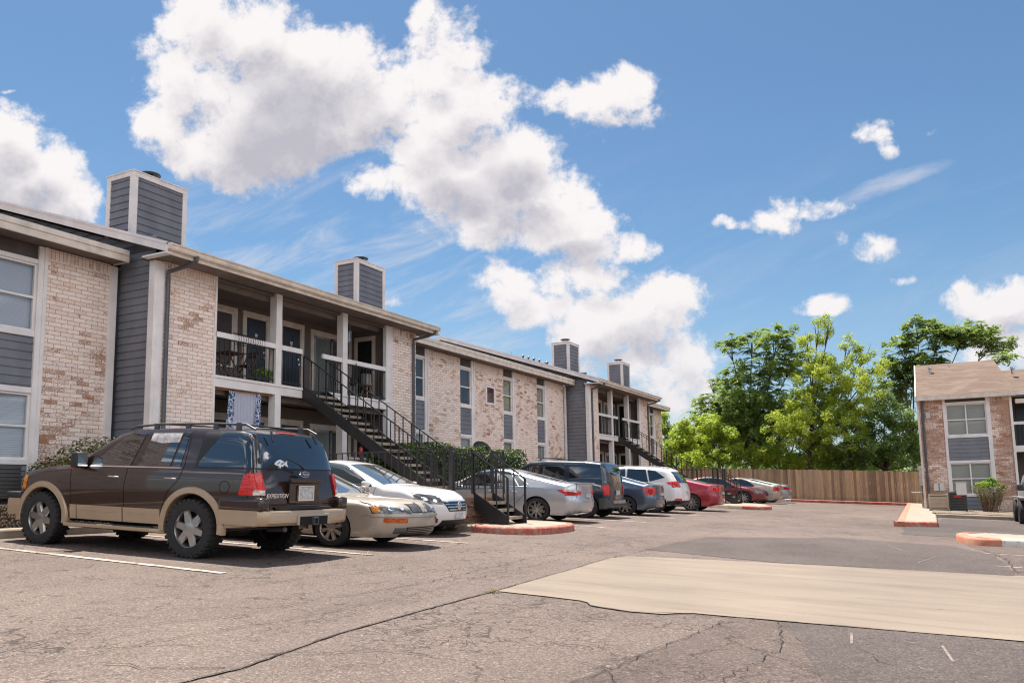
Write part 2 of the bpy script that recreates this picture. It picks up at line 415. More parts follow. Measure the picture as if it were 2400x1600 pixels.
P['well']=simple('wheel_well',(.008,.008,.008),.95,var=0)
P['white']=P['white'];P['sticker']=simple('white_vinyl',(.75,.75,.75),.6,var=0)
P['plate']=simple('licence_plate',(.50,.50,.50),.5,var=.3,scale=30,coord='obj')
P['shade']=simple('crumpled_foil_sunshade',(.65,.60,.58),.45,.3,var=.3,scale=9,bump=1,bscale=12,coord='obj')
P['blueoval']=simple('blue_badge_enamel',(.02,.045,.16),.3,var=0)
# ------------------------------------------------------------ camera
F_,CY_=1913.47,914.65
yaw,pit,rol=R(27.3262),R(7.1298),R(-.9804)
fw=Vector((-math.sin(yaw)*math.cos(pit),math.cos(yaw)*math.cos(pit),math.sin(pit)))
rt=Vector((math.cos(yaw),math.sin(yaw),0));up=rt.cross(fw)
rt,up=rt*math.cos(rol)+up*math.sin(rol),-rt*math.sin(rol)+up*math.cos(rol)
cam=bpy.data.cameras.new('camera');co=bpy.data.objects.new('camera',cam);COL.objects.link(co)
cam.sensor_width=36;cam.lens=F_*36/2400;cam.shift_y=(CY_-800)/2400;cam.clip_end=3000;cam.clip_start=.05
mt=Matrix((rt,up,-fw)).transposed().to_4x4();co.matrix_world=mt
scn.camera=co
# ------------------------------------------------------------ sun and sky
SUNV=Vector((-.46,.36,1.65)).normalized()
el=math.asin(SUNV.z);az=math.atan2(SUNV.x,SUNV.y)
sd=bpy.data.lights.new('sun','SUN');so=bpy.data.objects.new('sun',sd);COL.objects.link(so)
sd.energy=5.0;sd.angle=R(.5);sd.color=(1,.93,.83)
so.rotation_euler=SUNV.to_track_quat('Z','Y').to_euler();so.location=(0,0,50)
w=bpy.data.worlds.new('World');scn.world=w;w.use_nodes=True
wt=w.node_tree;W=NT(wt);bg=wt.nodes['Background']
sky=W.n('ShaderNodeTexSky',sky_type='NISHITA');sky.sun_disc=False;sky.sun_elevation=el;sky.sun_rotation=az
sky.air_density=1.0;sky.dust_density=.6;sky.ozone_density=2.2;sky.altitude=200
D=W.n('ShaderNodeTexCoord').outputs['Generated']
D=W.vm('NORMALIZE',D)
def dot(v): return W.vm('DOT_PRODUCT',D,tuple(v),out=1)
# gnomonic chart of the sky round a fixed compass direction (units: 1000 = tan 27.6 deg)
dw=dot(fw);dws=W.math('MAXIMUM',dw,.02)
px=W.math('ADD',W.math('MULTIPLY',W.math('DIVIDE',dot(rt),dws),F_/1000),1.2)
py=W.math('SUBTRACT',CY_/1000,W.math('MULTIPLY',W.math('DIVIDE',dot(up),dws),F_/1000))
# (cx,cy,rx,ry,strength)
BL=[(480,60,110,85,1),(600,120,170,110,1.1),(700,190,220,130,1.3),(440,200,110,95,1),(640,290,230,140,1.35),(800,170,150,105,1.1),(400,310,100,80,.95),(520,350,170,75,1.1),(730,300,160,100,1.2),(890,150,75,60,.8),(860,250,130,110,1.1),(345,110,45,45,.5),(930,280,90,90,.9),
(1060,110,85,85,.85),(1000,40,35,55,.55),(1020,190,80,75,.85),(1090,290,130,100,1.1),(1000,330,130,90,1.0),(1180,380,140,105,1.2),(1080,420,150,95,1.15),(880,420,115,38,.85),(1240,470,140,85,1.15),(1150,510,150,65,1.0),(1330,540,130,65,1.05),(1440,580,115,36,.9),(1330,610,70,26,.6),
(1290,252,60,34,.75),(1385,262,105,58,.95),(1460,225,75,60,.85),(1535,268,45,32,.55),
(1200,670,90,58,.95),(1290,650,100,50,.9),(1400,650,100,48,.95),(1260,720,90,45,.8),(1500,740,140,95,1.15),(1420,790,130,80,1.0),(1560,690,80,60,.9),(1580,820,100,75,.9),(1480,870,150,70,.8),(1590,960,110,80,.75),(1480,960,100,60,.6),
(10,330,90,85,1.1),(70,420,110,95,1.2),(140,460,95,75,1.05),(205,480,65,60,.8),(20,265,60,35,.6),(-60,420,150,170,1.2),
(1933,718,66,24,.72),(1900,724,60,16,.5),(1895,490,80,30,.55),(1810,525,65,26,.5),(1725,535,50,14,.42),(2048,315,45,34,.5),(2090,352,30,18,.36),(2055,590,48,26,.55),(1960,570,30,14,.34),(2125,655,34,15,.45),(2160,320,36,14,.3),
(2330,720,130,58,1.1),(2280,690,75,40,.8),(2400,700,90,60,1),(2400,820,160,60,.8),(2250,750,80,30,.6),
(1180,600,40,12,.35),(1050,560,60,18,.35),(830,690,120,22,.22),(300,640,80,20,.2),(20,212,20,7,.4)]
def cloudgroup():
    g=bpy.data.node_groups.new('cumulus_field','ShaderNodeTree')
    g.interface.new_socket('P',in_out='INPUT',socket_type='NodeSocketVector')
    g.interface.new_socket('D',in_out='OUTPUT',socket_type='NodeSocketFloat')
    g.interface.new_socket('A',in_out='OUTPUT',socket_type='NodeSocketFloat')
    G=NT(g);gi=g.nodes.new('NodeGroupInput');go=g.nodes.new('NodeGroupOutput')
    p=gi.outputs[0]
    wp=G.vm('ADD',p,G.vm('MULTIPLY',G.vm('SUBTRACT',G.noise(p,5.5,3,.6,out=1),(.5,.5,.5)),(.10,.10,0)))
    acc=None
    for (cx,cy,rx,ry,st) in BL:
        q=G.vm('MULTIPLY',G.vm('SUBTRACT',wp,(cx/1000,cy/1000,0)),(1000/rx,1000/ry,0))
        v=G.math('MULTIPLY_ADD',G.vm('DOT_PRODUCT',q,q,out=1),-st*.62,st)
        if acc is None: acc=v
        else:
            nd=g.nodes.new('ShaderNodeMath');nd.operation='SMOOTH_MAX';g.links.new(acc,nd.inputs[0]);g.links.new(v,nd.inputs[1]);nd.inputs[2].default_value=.15;acc=nd.outputs[0]
    acc=G.math('MAXIMUM',acc,-.6)
    n1=G.noise(p,8.5,10,.66,.15);n2=G.noise(p,3.6,3,.55)
    d=G.math('ADD',acc,G.math('ADD',G.math('MULTIPLY',G.math('SUBTRACT',n1,.5),3.1),G.math('MULTIPLY',G.math('SUBTRACT',n2,.5),.9)))
    g.links.new(d,go.inputs[0]);g.links.new(acc,go.inputs[1]);return g
cg=cloudgroup()
def dens(vec):
    nd=wt.nodes.new('ShaderNodeGroup');nd.node_tree=cg;wt.links.new(vec,nd.inputs[0]);return nd.outputs[0],nd.outputs[1]
pv=W.n('ShaderNodeCombineXYZ',{0:px,1:py}).outputs[0]
d0,a0=dens(pv);d1,a1=dens(W.vm('ADD',pv,(-.014,-.06,0)))
mask=W.smooth(d0,.12,.78)
front=W.smooth(dw,.25,.4)
mask=W.math('MULTIPLY',mask,front)
# lit from above: dense cloud above a point darkens it
thick=W.smooth(W.math('ADD',a1,W.math('MULTIPLY',W.math('SUBTRACT',d1,a1),.18)),.68,1.30)
puff=W.smooth(W.math('SUBTRACT',d1,d0),-.5,.9)
sh=W.math('ADD',W.math('MULTIPLY',thick,.85),W.math('MULTIPLY',puff,.30),clamp=True)
# cirrus streaks
cv=W.vm('MULTIPLY',W.vm('ADD',pv,W.vm('MULTIPLY',W.noise(pv,2.5,3,out=1),(.15,.15,0))),(1.4,5.2,0))
def rotsc(vec,a,sx,sy):
    m1=W.n('ShaderNodeMapping',{'Vector':vec,'Rotation':(0,0,a)});m2=W.n('ShaderNodeMapping',{'Vector':m1.outputs[0],'Scale':(sx,sy,1)});return m2.outputs[0]
ci=W.noise(rotsc(pv,.36,1.2,5.5),1.9,9,.66,.7)
reg=W.n('ShaderNodeCombineXYZ',{0:W.math('MULTIPLY',W.math('SUBTRACT',px,.85),1.25),1:W.math('MULTIPLY',W.math('SUBTRACT',py,.66),3.2)}).outputs[0]
r1=W.math('SUBTRACT',1,W.vm('DOT_PRODUCT',reg,reg,out=1),clamp=True)
q2v=rotsc(W.vm('ADD',W.vm('SUBTRACT',pv,(2.07,.435,0)),W.vm('MULTIPLY',W.vm('SUBTRACT',W.noise(pv,7,5,.6,out=1),(.5,.5,.5)),(.05,.05,0))),.36,5.6,42)
r2=W.math('MULTIPLY',W.math('MULTIPLY',W.math('SUBTRACT',1,W.vm('DOT_PRODUCT',q2v,q2v,out=1),clamp=True),.6),W.smooth(ci,.25,.6))
reg3=W.smooth(py,.15,.9)
cir=W.math('MULTIPLY',W.smooth(ci,.42,.78),W.math('ADD',W.math('MULTIPLY',r1,.75),W.math('MULTIPLY',reg3,.22)))
cir=W.math('ADD',W.math('MULTIPLY',cir,front),W.math('MULTIPLY',r2,front))
# unseen clouds outside the view, added for reflections, brightened to light shaded walls
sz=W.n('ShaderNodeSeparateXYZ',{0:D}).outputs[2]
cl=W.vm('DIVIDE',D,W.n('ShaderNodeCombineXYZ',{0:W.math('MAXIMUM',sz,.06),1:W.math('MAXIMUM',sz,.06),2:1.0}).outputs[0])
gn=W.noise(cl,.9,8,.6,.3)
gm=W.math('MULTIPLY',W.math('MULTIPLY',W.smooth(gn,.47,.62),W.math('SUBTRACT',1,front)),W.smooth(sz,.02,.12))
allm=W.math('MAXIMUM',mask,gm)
KS=.058
skyc=W.vm('SCALE',sky.outputs[0]);skyc.node.inputs[3].default_value=KS
skyc=W.mix(1,skyc,(.80,1.0,1.06),'MULTIPLY')
cloudc=W.mix(sh,(.485,.465,.465),(.265,.258,.29))
c=W.mix(cir,skyc,(.38,.375,.40))
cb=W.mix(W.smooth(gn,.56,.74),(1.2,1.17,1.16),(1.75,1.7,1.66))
c=W.mix(mask,c,cloudc)
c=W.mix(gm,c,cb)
# pale haze toward the horizon
hz=W.smooth(sz,.30,-.02)
c=W.mix(W.math('MULTIPLY',hz,.35),c,(.30,.315,.36))
wt.links.new(c,bg.inputs[0]);bg.inputs[1].default_value=1.0
scn.view_settings.view_transform='Standard';scn.view_settings.look='None';scn.view_settings.exposure=1.0;scn.view_settings.gamma=1
scn.cycles.max_bounces=7;scn.cycles.transparent_max_bounces=12;scn.cycles.use_denoising=True;scn.cycles.filter_width=1.15
scn.cycles.caustics_reflective=False;scn.cycles.caustics_refractive=False
# ------------------------------------------------------------ ground
def sheet(pts,dz,name,mat,**kw):
    """flat polygon (x,y) laid on the sloping lot, dz above it"""
    m=MB();m.add([(x,y,gz(x)+dz) for x,y in pts],[tuple(range(len(pts)))]);return m.build(name,mat,**kw)
g=MB();prof=[(-600,-.45),(-16.2,gz(-16.2)),(16,gz(16)),(600,-2.2)];ys=[-300,-30,0,20,40,60,120,900]
vs=[(x,y,z) for y in ys for x,z in prof];fs=[]
for j in range(len(ys)-1):
    for i in range(3): a=j*4+i;fs.append((a,a+1,a+5,a+4))
g.add(vs,fs);g.build('ground',M['asphalt'],kind='structure')
# wobbly polygon edge
def wob(pts,amp,step,seed=1):
    r_=random.Random(seed);o=[]
    for i in range(len(pts)):
        a=Vector(pts[i]);b=Vector(pts[(i+1)%len(pts)]);n=max(1,int((b-a).length/step));nn=Vector((-(b-a).y,(b-a).x)).normalized()
        for k in range(n):
            p=a.lerp(b,k/n); 
            if k: p=p+nn*r_.uniform(-amp,amp)
            o.append((p.x,p.y))
    return o
sheet(wob([(-4.2,12.6),(-4.15,16.2),(-2.7,17.3),(-1.9,18.1),(.1,17.5),(.75,15.6),(.78,12.28),(-.6,12.1),(-2.0,11.9)],.05,.5,3),.004,'asphalt_patch',M['asphaltd'],kind='structure')
sheet(wob([(-1.2,6.95),(.6,7.12),(8,7.6),(8,2),(-.2,2),(-.75,5.4)],.04,.4,5),.004,'asphalt_patch',M['asphaltd'],kind='structure')
sheet(wob([(-2.0,3.2),(-1.78,5.1),(-1.55,6.95),(-1.2,6.93),(-.75,5.4),(-.35,3.2)],.03,.3,6),.0045,'cracked_asphalt_strip',M['asphaltc'],kind='structure')
sheet(wob([(.85,11.0),(.8,15.4),(.35,18.2),(1.2,18.1),(9,18),(9,12.9)],.02,.4,7),.004,'asphalt_patch',M['asphaltc'],kind='structure')
sheet(wob([(-1.0,25),(-.15,25.4),(0,31.6),(7,32.2),(7,21),(1.6,20.4),(-.8,20.6)],.05,.6,9),.004,'asphalt_patch',M['asphaltd'],kind='structure')
dr=[(-3.85,7.06),(-3.35,7.04),(-2.95,6.99),(-2.86,6.93),(-2.78,6.78),(-2.6,6.72),(-2.35,6.68),(-2.1,6.72),(-2.02,6.83),(-1.9,6.92),(-1.4,6.96),(-.88,7.0),(.47,7.14),(9,7.9),(9,13.4),(.8,12.3),(.74,12.2),(-.66,12.02),(-1.5,11.9),(-2.9,11.6),(-3.6,11.45),(-4.02,11.3),(-4.12,10.9),(-4.02,9.6),(-3.93,8.2)]
sheet(wob(dr,.006,.25,4),.009,'concrete_driveway_slab',M['drive'],kind='structure')
# long cracks and seams in the tarmac
def crackline(pts,w,seed,dz=.012,jit=.03):
    r_=random.Random(seed);m=MB();P_=[]
    for i in range(len(pts)-1):
        a=Vector(pts[i]);b=Vector(pts[i+1]);n=max(1,int((b-a).length/.09));nn=Vector((-(b-a).y,(b-a).x)).normalized()
        for k in range(n): P_.append(a.lerp(b,k/n)+nn*r_.uniform(-jit,jit))
    P_.append(Vector(pts[-1]))
    vs=[];fs=[]
    for i,p in enumerate(P_):
        d=(P_[min(i+1,len(P_)-1)]-P_[max(i-1,0)]).normalized();nn=Vector((-d.y,d.x))*w*r_.uniform(.3,1.2)/2
        for q in (p-nn,p+nn): vs.append((q.x,q.y,gz(q.x)+dz))
    for i in range(len(P_)-1): a=2*i;fs.append((a,a+1,a+3,a+2))
    m.add(vs,fs);return m
CR=MB()
def addcr(*a,**k):
    m=crackline(*a,**k);CR.add(m.v,m.f)
seal=[(-3.62,2.3),(-3.55,3.5),(-3.75,4.6),(-3.82,5.8),(-3.87,7.05)]
addcr(seal,.010,1,jit=.012);addcr([(-3.87,7.05),(-3.95,8.2),(-4.04,9.6),(-4.14,10.9),(-4.1,11.4),(-4.2,14),(-4.3,19)],.010,2,jit=.012)
addcr([(-4.6,2.8),(-4.5,3.9),(-4.35,5.2),(-4.38,6.6),(-4.5,8.2),(-4.62,10.6)],.008,3)
addcr([(-4.95,2.9),(-5.2,3.8),(-4.85,4.5),(-4.8,5.6),(-4.75,7.2),(-4.95,9.5),(-5.0,12)],.009,4)
addcr([(-3.62,3.45),(-3.95,3.25),(-4.3,3.15)],.012,5)
addcr([(-1.95,3.2),(-1.78,4.6),(-1.57,6.9)],.008,6);addcr([(-1.2,6.9),(-1.0,5.9),(-1.15,4.8),(-.7,3.6)],.008,7)
addcr([(-2.86,6.93),(-2.78,6.78),(-2.35,6.66),(-2.02,6.83),(-1.4,6.955),(-.3,7.06)],.010,8,jit=.01)
addcr([(.8,12.4),(.86,14.8),(.6,17.0)],.010,9);addcr([(-2.9,14.6),(-2.3,15.8),(-1.6,16.0)],.010,10)
addcr([(-3.7,3.8),(-3.2,4.3),(-2.9,4.35)],.012,12);addcr([(-6.2,4.4),(-5.9,5.4),(-5.9,6.9),(-5.6,8)],.012,13)
for k in range(26):
    r_=random.Random(50+k);x=r_.uniform(-7,.5);y=r_.uniform(3,12);
    if -4.1<x and y>6.6: continue
    a=r_.uniform(0,6.28);pts=[(x,y)]
    for q in range(r_.randint(2,5)): a+=r_.uniform(-.9,.9);x+=math.cos(a)*.28;y+=math.sin(a)*.28;pts.append((x,y))
    addcr(pts,.006,80+k)
CR.build('pavement_cracks',P['seam'],kind='structure')
sl=[(-3.62,2.3),(-3.55,3.5),(-3.75,4.6),(-3.82,5.8),(-3.87,7.05),(-3.95,8.2),(-4.04,9.6),(-4.14,11.2),(-4.3,11.2),(-4.22,9.6),(-4.16,8.2),(-4.1,7.0),(-4.1,5.8),(-4.06,4.6),(-3.95,3.4),(-4.0,2.3)]
sheet(sl,.006,'sealed_seam',M['seam'],kind='structure')
# stall lines
def line(x0,x1,y0,y1,wd=.1,name='parking_line'):
    m=MB();n=8
    vs=[];fs=[]
    for k in range(n+1):
        x=x0+(x1-x0)*k/n;y=y0+(y1-y0)*k/n
        vs+=[(x,y-wd/2,gz(x)+.008),(x,y+wd/2,gz(x)+.008)]
    fs=[(2*k,2*k+2,2*k+3,2*k+1) for k in range(n)]
    m.add(vs,fs);return m.build(name,M['whiteline'],kind='structure')
for i,y in enumerate((3.95,6.47,9.07,11.6)): line(-6.85,-12.0,y,y+.12)
for y in (17.4,20.3,22.9,25.6,28.4,31.2,38.2,40.9,43.6,46.3): line(-6.7,-12.2,y,y+.12,.12)
line(1.85,1.95,31.3,26.0,.12);line(4.6,4.7,31.3,26.0,.12)
line(.6,.95,13.6,13.57,.05);line(.6,1.2,16.0,15.95,.05)
for a in ((-.62,15.6,-.9,16.6),(-.35,13.3,-.12,14.6),(-.3,14.4,.05,14.9),(-.62,6.3,-.66,6.75),(.0,6.05,-.06,6.6)):
    m=MB();n=Vector((a[3]-a[1],a[0]-a[2])).normalized()*.009
    m.add([(a[0]-n.x,a[1]-n.y,gz(a[0])+.0085),(a[2]-n.x,a[3]-n.y,gz(a[2])+.0085),(a[2]+n.x,a[3]+n.y,gz(a[2])+.0085),(a[0]+n.x,a[1]+n.y,gz(a[0])+.0085)],[(0,1,2,3)])
    m.build('scuff_mark',M['scuff'],kind='structure')
# ------------------------------------------------------------ kerbs and islands
def kerbrun(pts,w,h,mat,name,side=1,closed=False):
    """kerb along polyline pts (face line), thickness w to the side; top slightly rounded"""
    m=MB();P_=[Vector(p) for p in pts];N_=len(P_);vs=[];fs=[]
    for i,p in enumerate(P_):
        a=P_[i-1] if (i or closed) else P_[i];b=P_[(i+1)%N_] if (i<N_-1 or closed) else P_[i]
        d=(b-a).normalized();n=Vector((-d.y,d.x))*side
        for off,hh in ((0,-.15),(0,h-.035),(.018,h-.01),(.05,h),(w,h),(w,-.15)):
            q=p+n*off;vs.append((q.x,q.y,gz(q.x)+hh))
    K=6
    for i in range(N_ if closed else N_-1):
        for k in range(K-1):
            a=i*K+k;b=((i+1)%N_)*K+k;fs.append((a,b,b+1,a+1) if side<0 else (a,a+1,b+1,b))
    if not closed:
        fs.append(tuple(range(K)));fs.append(tuple((N_-1)*K+k for k in range(K-1,-1,-1)))
    m.add(vs,fs);return m.build(name,mat,smooth=True,angle=40,kind='structure')
def sm(pts,n=4):
    o=[]
    for i in range(len(pts)-1):
        p0=Vector(pts[max(i-1,0)]);p1=Vector(pts[i]);p2=Vector(pts[i+1]);p3=Vector(pts[min(i+2,len(pts)-1)])
        for k in range(n):
            t=k/n;o.append(tuple(.5*((2*p1)+(-p0+p2)*t+(2*p0-5*p1+4*p2-p3)*t*t+(-p0+3*p1-3*p2+p3)*t**3)))
    o.append(tuple(pts[-1]));return o
# main kerb before the building
kerbrun([(-12.4,0),(-12.4,13.6)],.16,.14,M['walkconc'],'kerb',side=1)
kerbrun([(-12.4,17.4),(-12.4,34.6)],.16,.14,M['walkconc'],'kerb',side=1)
kerbrun([(-12.4,37.4),(-12.4,53)],.16,.14,M['walkconc'],'kerb',side=1)
def islandtop(pts,name,h=.136):
    sheet(pts,h,name,M['walkconc'],kind='structure')
# island before first small stair
i1=[(-10.4,13.62),(-9.6,13.75),(-8.86,13.95),(-8.12,13.88)];i1r=[(-8.12,13.88),(-7.68,13.82),(-7.2,13.88),(-6.86,14.2),(-6.72,14.9),(-6.80,15.85),(-7.05,16.35)]
i1b=[(-7.05,16.35),(-7.6,16.5),(-10.4,16.5)]
kerbrun(sm(i1),.14,.14,M['walkconc'],'kerb',1);kerbrun(sm(i1r),.16,.14,M['redkerb'],'red_kerb',1);kerbrun(i1b,.14,.14,M['walkconc'],'kerb',1)
def inset(pts,c,d):
    c=Vector(c);o=[]
    for p in pts: v=c-Vector(p);o.append(tuple(Vector(p)+v.normalized()*d))
    return o
islandtop(inset(sm(i1)+sm(i1r)+i1b,(-8.8,15.2),.1),'island_pavement')
i2=[(-10.6,34.6),(-8.6,33.9),(-7.6,33.3),(-6.95,33.0)];i2r=[(-6.95,33.0),(-6.3,32.9),(-6.0,33.2),(-6.05,34.4),(-6.5,36.0)];i2b=[(-6.5,36.0),(-7.2,37.2),(-10.6,37.4)]
kerbrun(sm(i2),.14,.14,M['walkconc'],'kerb',1);kerbrun(sm(i2r),.16,.14,M['redkerb'],'red_kerb',1);kerbrun(i2b,.14,.14,M['walkconc'],'kerb',1)
islandtop(inset(sm(i2)+sm(i2r)+i2b,(-8.4,35.4),.1),'island_pavement')
# right-hand island: orange-red nose and white kerb
nose=[(.98,18.12),(.63,18.0),(.40,18.3),(.26,19.0),(.25,19.7),(.42,20.15),(.75,20.3)]
kerbrun(sm(nose),.2,.14,M['orangekerb'],'orange_kerb',-1)
kerbrun([(9,19.0),(3,18.5),(1.6,18.2),(.98,18.12)],.2,.14,M['whitekerb'],'white_kerb',-1)
kerbrun([(.75,20.3),(1.2,20.2),(1.7,19.9),(9,20.6)],.14,.14,M['whitekerb'],'white_kerb',-1)
islandtop([(.5,18.6),(.4,19.6),(.75,20.15),(1.5,19.9),(9,20.5),(9,19.15),(1.6,18.36),(.98,18.26)],'island_pavement')
# walkway beside the other building
wk=[(-1.62,51),(-1.08,24.3)];wf=[(-1.08,24.3),(-.10,25.0)];wr=[(-.10,25.0),(-.16,32.4)]
kerbrun(wk,.2,.14,M['orangekerb'],'orange_kerb',1);kerbrun(wf,.12,.14,M['redkerb'],'red_kerb',1);kerbrun(wr,.1,.14,M['walkconc'],'kerb',1)
islandtop([(-1.42,51),(-.9,24.5),(-.2,25.15),(-.26,32.6),(-.3,51)],'pavement',.137)
kerbrun([(-.16,32.5),(9,32.5)],.18,.14,M['walkconc'],'kerb',1)
sheet([(-.28,32.65),(9,32.65),(9,39.2),(-.28,39.2)],.16,'gravel_bed',M['gravel'],kind='stuff')
# far kerb along the fence
kerbrun([(-7.45,48.35),(-1.3,48.9)],.2,.15,M['redkerb'],'red_kerb',1);kerbrun([(-12.4,47.9),(-7.45,48.35)],.2,.15,M['whitekerb'],'white_kerb',1)
sheet([(-16,48.2),(-7.45,48.52),(-1.3,49.07),(-1.3,55),(-16,58)],.13,'dirt_strip',M['gravel'],kind='structure')
# planting bed before the building + sleeper wall
def bed(y0,y1):
    m=MB();m.box(-15.62,-12.72,y0,y1,-.9,-.07);return m.build('gravel_bed',M['gravel'],kind='stuff')
bed(0,13.6);bed(17.32,34.8);bed(37.3,53)
# ------------------------------------------------------------ left apartment building
XA,XB=-14.5,-15.7
F2=2.77
SOF=5.08
LAP=.167
B=empty('apartment_building',(-15.0,28,-.4),label='long two storey apartment block of whitewashed brick and grey lap siding along the parking row',cat='apartment building')
def bb(mb,name,mat,parent=None,**k): return mb.build(name,mat,parent or B,world=True,**k)
def siding_mb(mb,axis,c,a0,a1,z0,z1,sgn,mi=0,depth=.02,z_origin=0.0):
    """lap boards on plane axis=c facing sgn, running a0..a1"""
    k=math.floor((z0-z_origin)/LAP)
    while z_origin+k*LAP<z1-.002:
        lo=max(z0,z_origin+k*LAP);hi=min(z1,z_origin+(k+1)*LAP)
        fl=(lo-(z_origin+k*LAP))/LAP
        o0=c+sgn*(.004+depth*(1-fl));o1=c+sgn*.004
        if axis=='x': vs=[(o0,a0,lo),(o0,a1,lo),(o1,a1,hi),(o1,a0,hi),(c+sgn*.003,a0,lo),(c+sgn*.003,a1,lo)]
        else: vs=[(a0,o0,lo),(a1,o0,lo),(a1,o1,hi),(a0,o1,hi),(a0,c+sgn*.003,lo),(a1,c+sgn*.003,lo)]
        flip=(sgn>0)==(axis=='x')
        fs=[(0,1,2,3),(4,5,1,0)]
        if not flip: fs=[f[::-1] for f in fs]
        mb.add(vs,fs,mi);k+=1
    return mb
def brickwall(y0,y1,x,mat,z1=SOF,z0=-.62,th=.2,name='brick_wall'):
    m=MB();m.box(x-th,x,y0,y1,z0,z1-.215);m.box(x-th,x+.006,y0,y1,z1-.215,z1,1)
    return bb(m,name,[mat,M['soldier']])
# recess brick panels
for (a,b,mt) in ((2.0,5.0,'brick'),(9.98,11.4,'brickw')): brickwall(a,b,XB,M[mt])
for (a,b,mt) in ((23.95,26.15,'brickw'),(27.2,29.60,'brickw'),(30.63,32.80,'brickw'),(33.85,35.72,'brickw')): brickwall(a,b,XB,M[mt])
for (a,b) in ((45.2,49.1),(50.0,51.35)): brickwall(a,b,XB,M['brickw'])
# bay brick piers
for (a,b,mt) in ((11.78,13.25,'brick'),(20.05,21.3,'brick'),(36.15,37.15,'brickw'),(43.6,44.95,'brickw')):
    m=MB();m.box(XA-1.5,XA,a,b,-.62,SOF-.2);m.box(XA-1.5,XA+.006,a,b,SOF-.2,SOF,1);bb(m,'brick_wall',[M[mt],M['soldier']])
m=MB();m.box(XA-1.2,XA-.0,21.3,21.42,-.6,SOF);m.box(XA-1.2,XA,44.95,45.05,-.6,SOF);bb(m,'side_wall',M['brick'])
# north end of building
m=MB();m.box(-29,XB,51.35,51.5,-.6,SOF+.0);bb(m,'side_wall',M['brickw'])
m=MB();m.box(-29,-15.9,2.0,2.2,-.6,SOF);bb(m,'side_wall',M['brick'])
# return walls in lap siding (faces toward -Y)
def rakez(x): return 5.27+.333*(-13.9-x)
for Y in (11.58,36.0):
    m=MB();siding_mb(m,'y',Y+.1,XB-.02,XA-.1,-.62,rakez(-15.7)-.2,-1)
    m2=MB();x=-15.72
    # strip under the rake, clipped by the roof slope
    k=0;z=SOF
    strip=[]
    for i in range(48):
        xa=-15.72-i*.165;xb=xa-.165
    n=60
    zz=math.floor(SOF/LAP)*LAP
    while zz<8.0:
        lo=zz;hi=zz+LAP
        # visible stretch where recess roof < z < rake bottom
        xl=-13.9-(lo-5.27+.21)/.333   # rake underside passes lo
        xh=-13.9-(hi-5.27+.21)/.333
        xr=-15.2-(lo-5.0)/.333-.1
        if xl<XA+.0:
            vs=[(min(xl,XA-.1),Y+.1-.024,lo),(min(xh,XA-.1),Y+.1-.004,hi),(-30,Y+.1-.004,hi),(-30,Y+.1-.024,lo)]
            x0=max(-23.0,-30)
            vs=[(min(xl,XA-.1),Y+.1-.024,lo),(max(min(xh,XA-.1),-22.6),Y+.1-.004,hi),(-22.6,Y+.1-.004,hi),(-22.6,Y+.1-.024,lo)]
            if xh>-22.6: m2.add(vs,[(0,1,2,3)])
        zz+=LAP
    m.add(m2.v,m2.f);m.box(-29,XA-.1,Y+.1,Y+.25,-.6,5.1)
    bb(m,'siding_wall',M['siding'])
    m=MB();m.box(XA-.16,XA+.02,Y-.02,Y+.24,-.62,SOF-.02);m.box(XA-.06,XA+.035,Y+.05,Y+.2,-.62,SOF-.02)
    bb(m,'corner_trim',M['trim'],bevel=.006)
    m=MB();m.box(XB-.02,XB+.05,Y-.2,Y-.03,-.62,SOF-.03);bb(m,'corner_trim',M['trim'],bevel=.006)
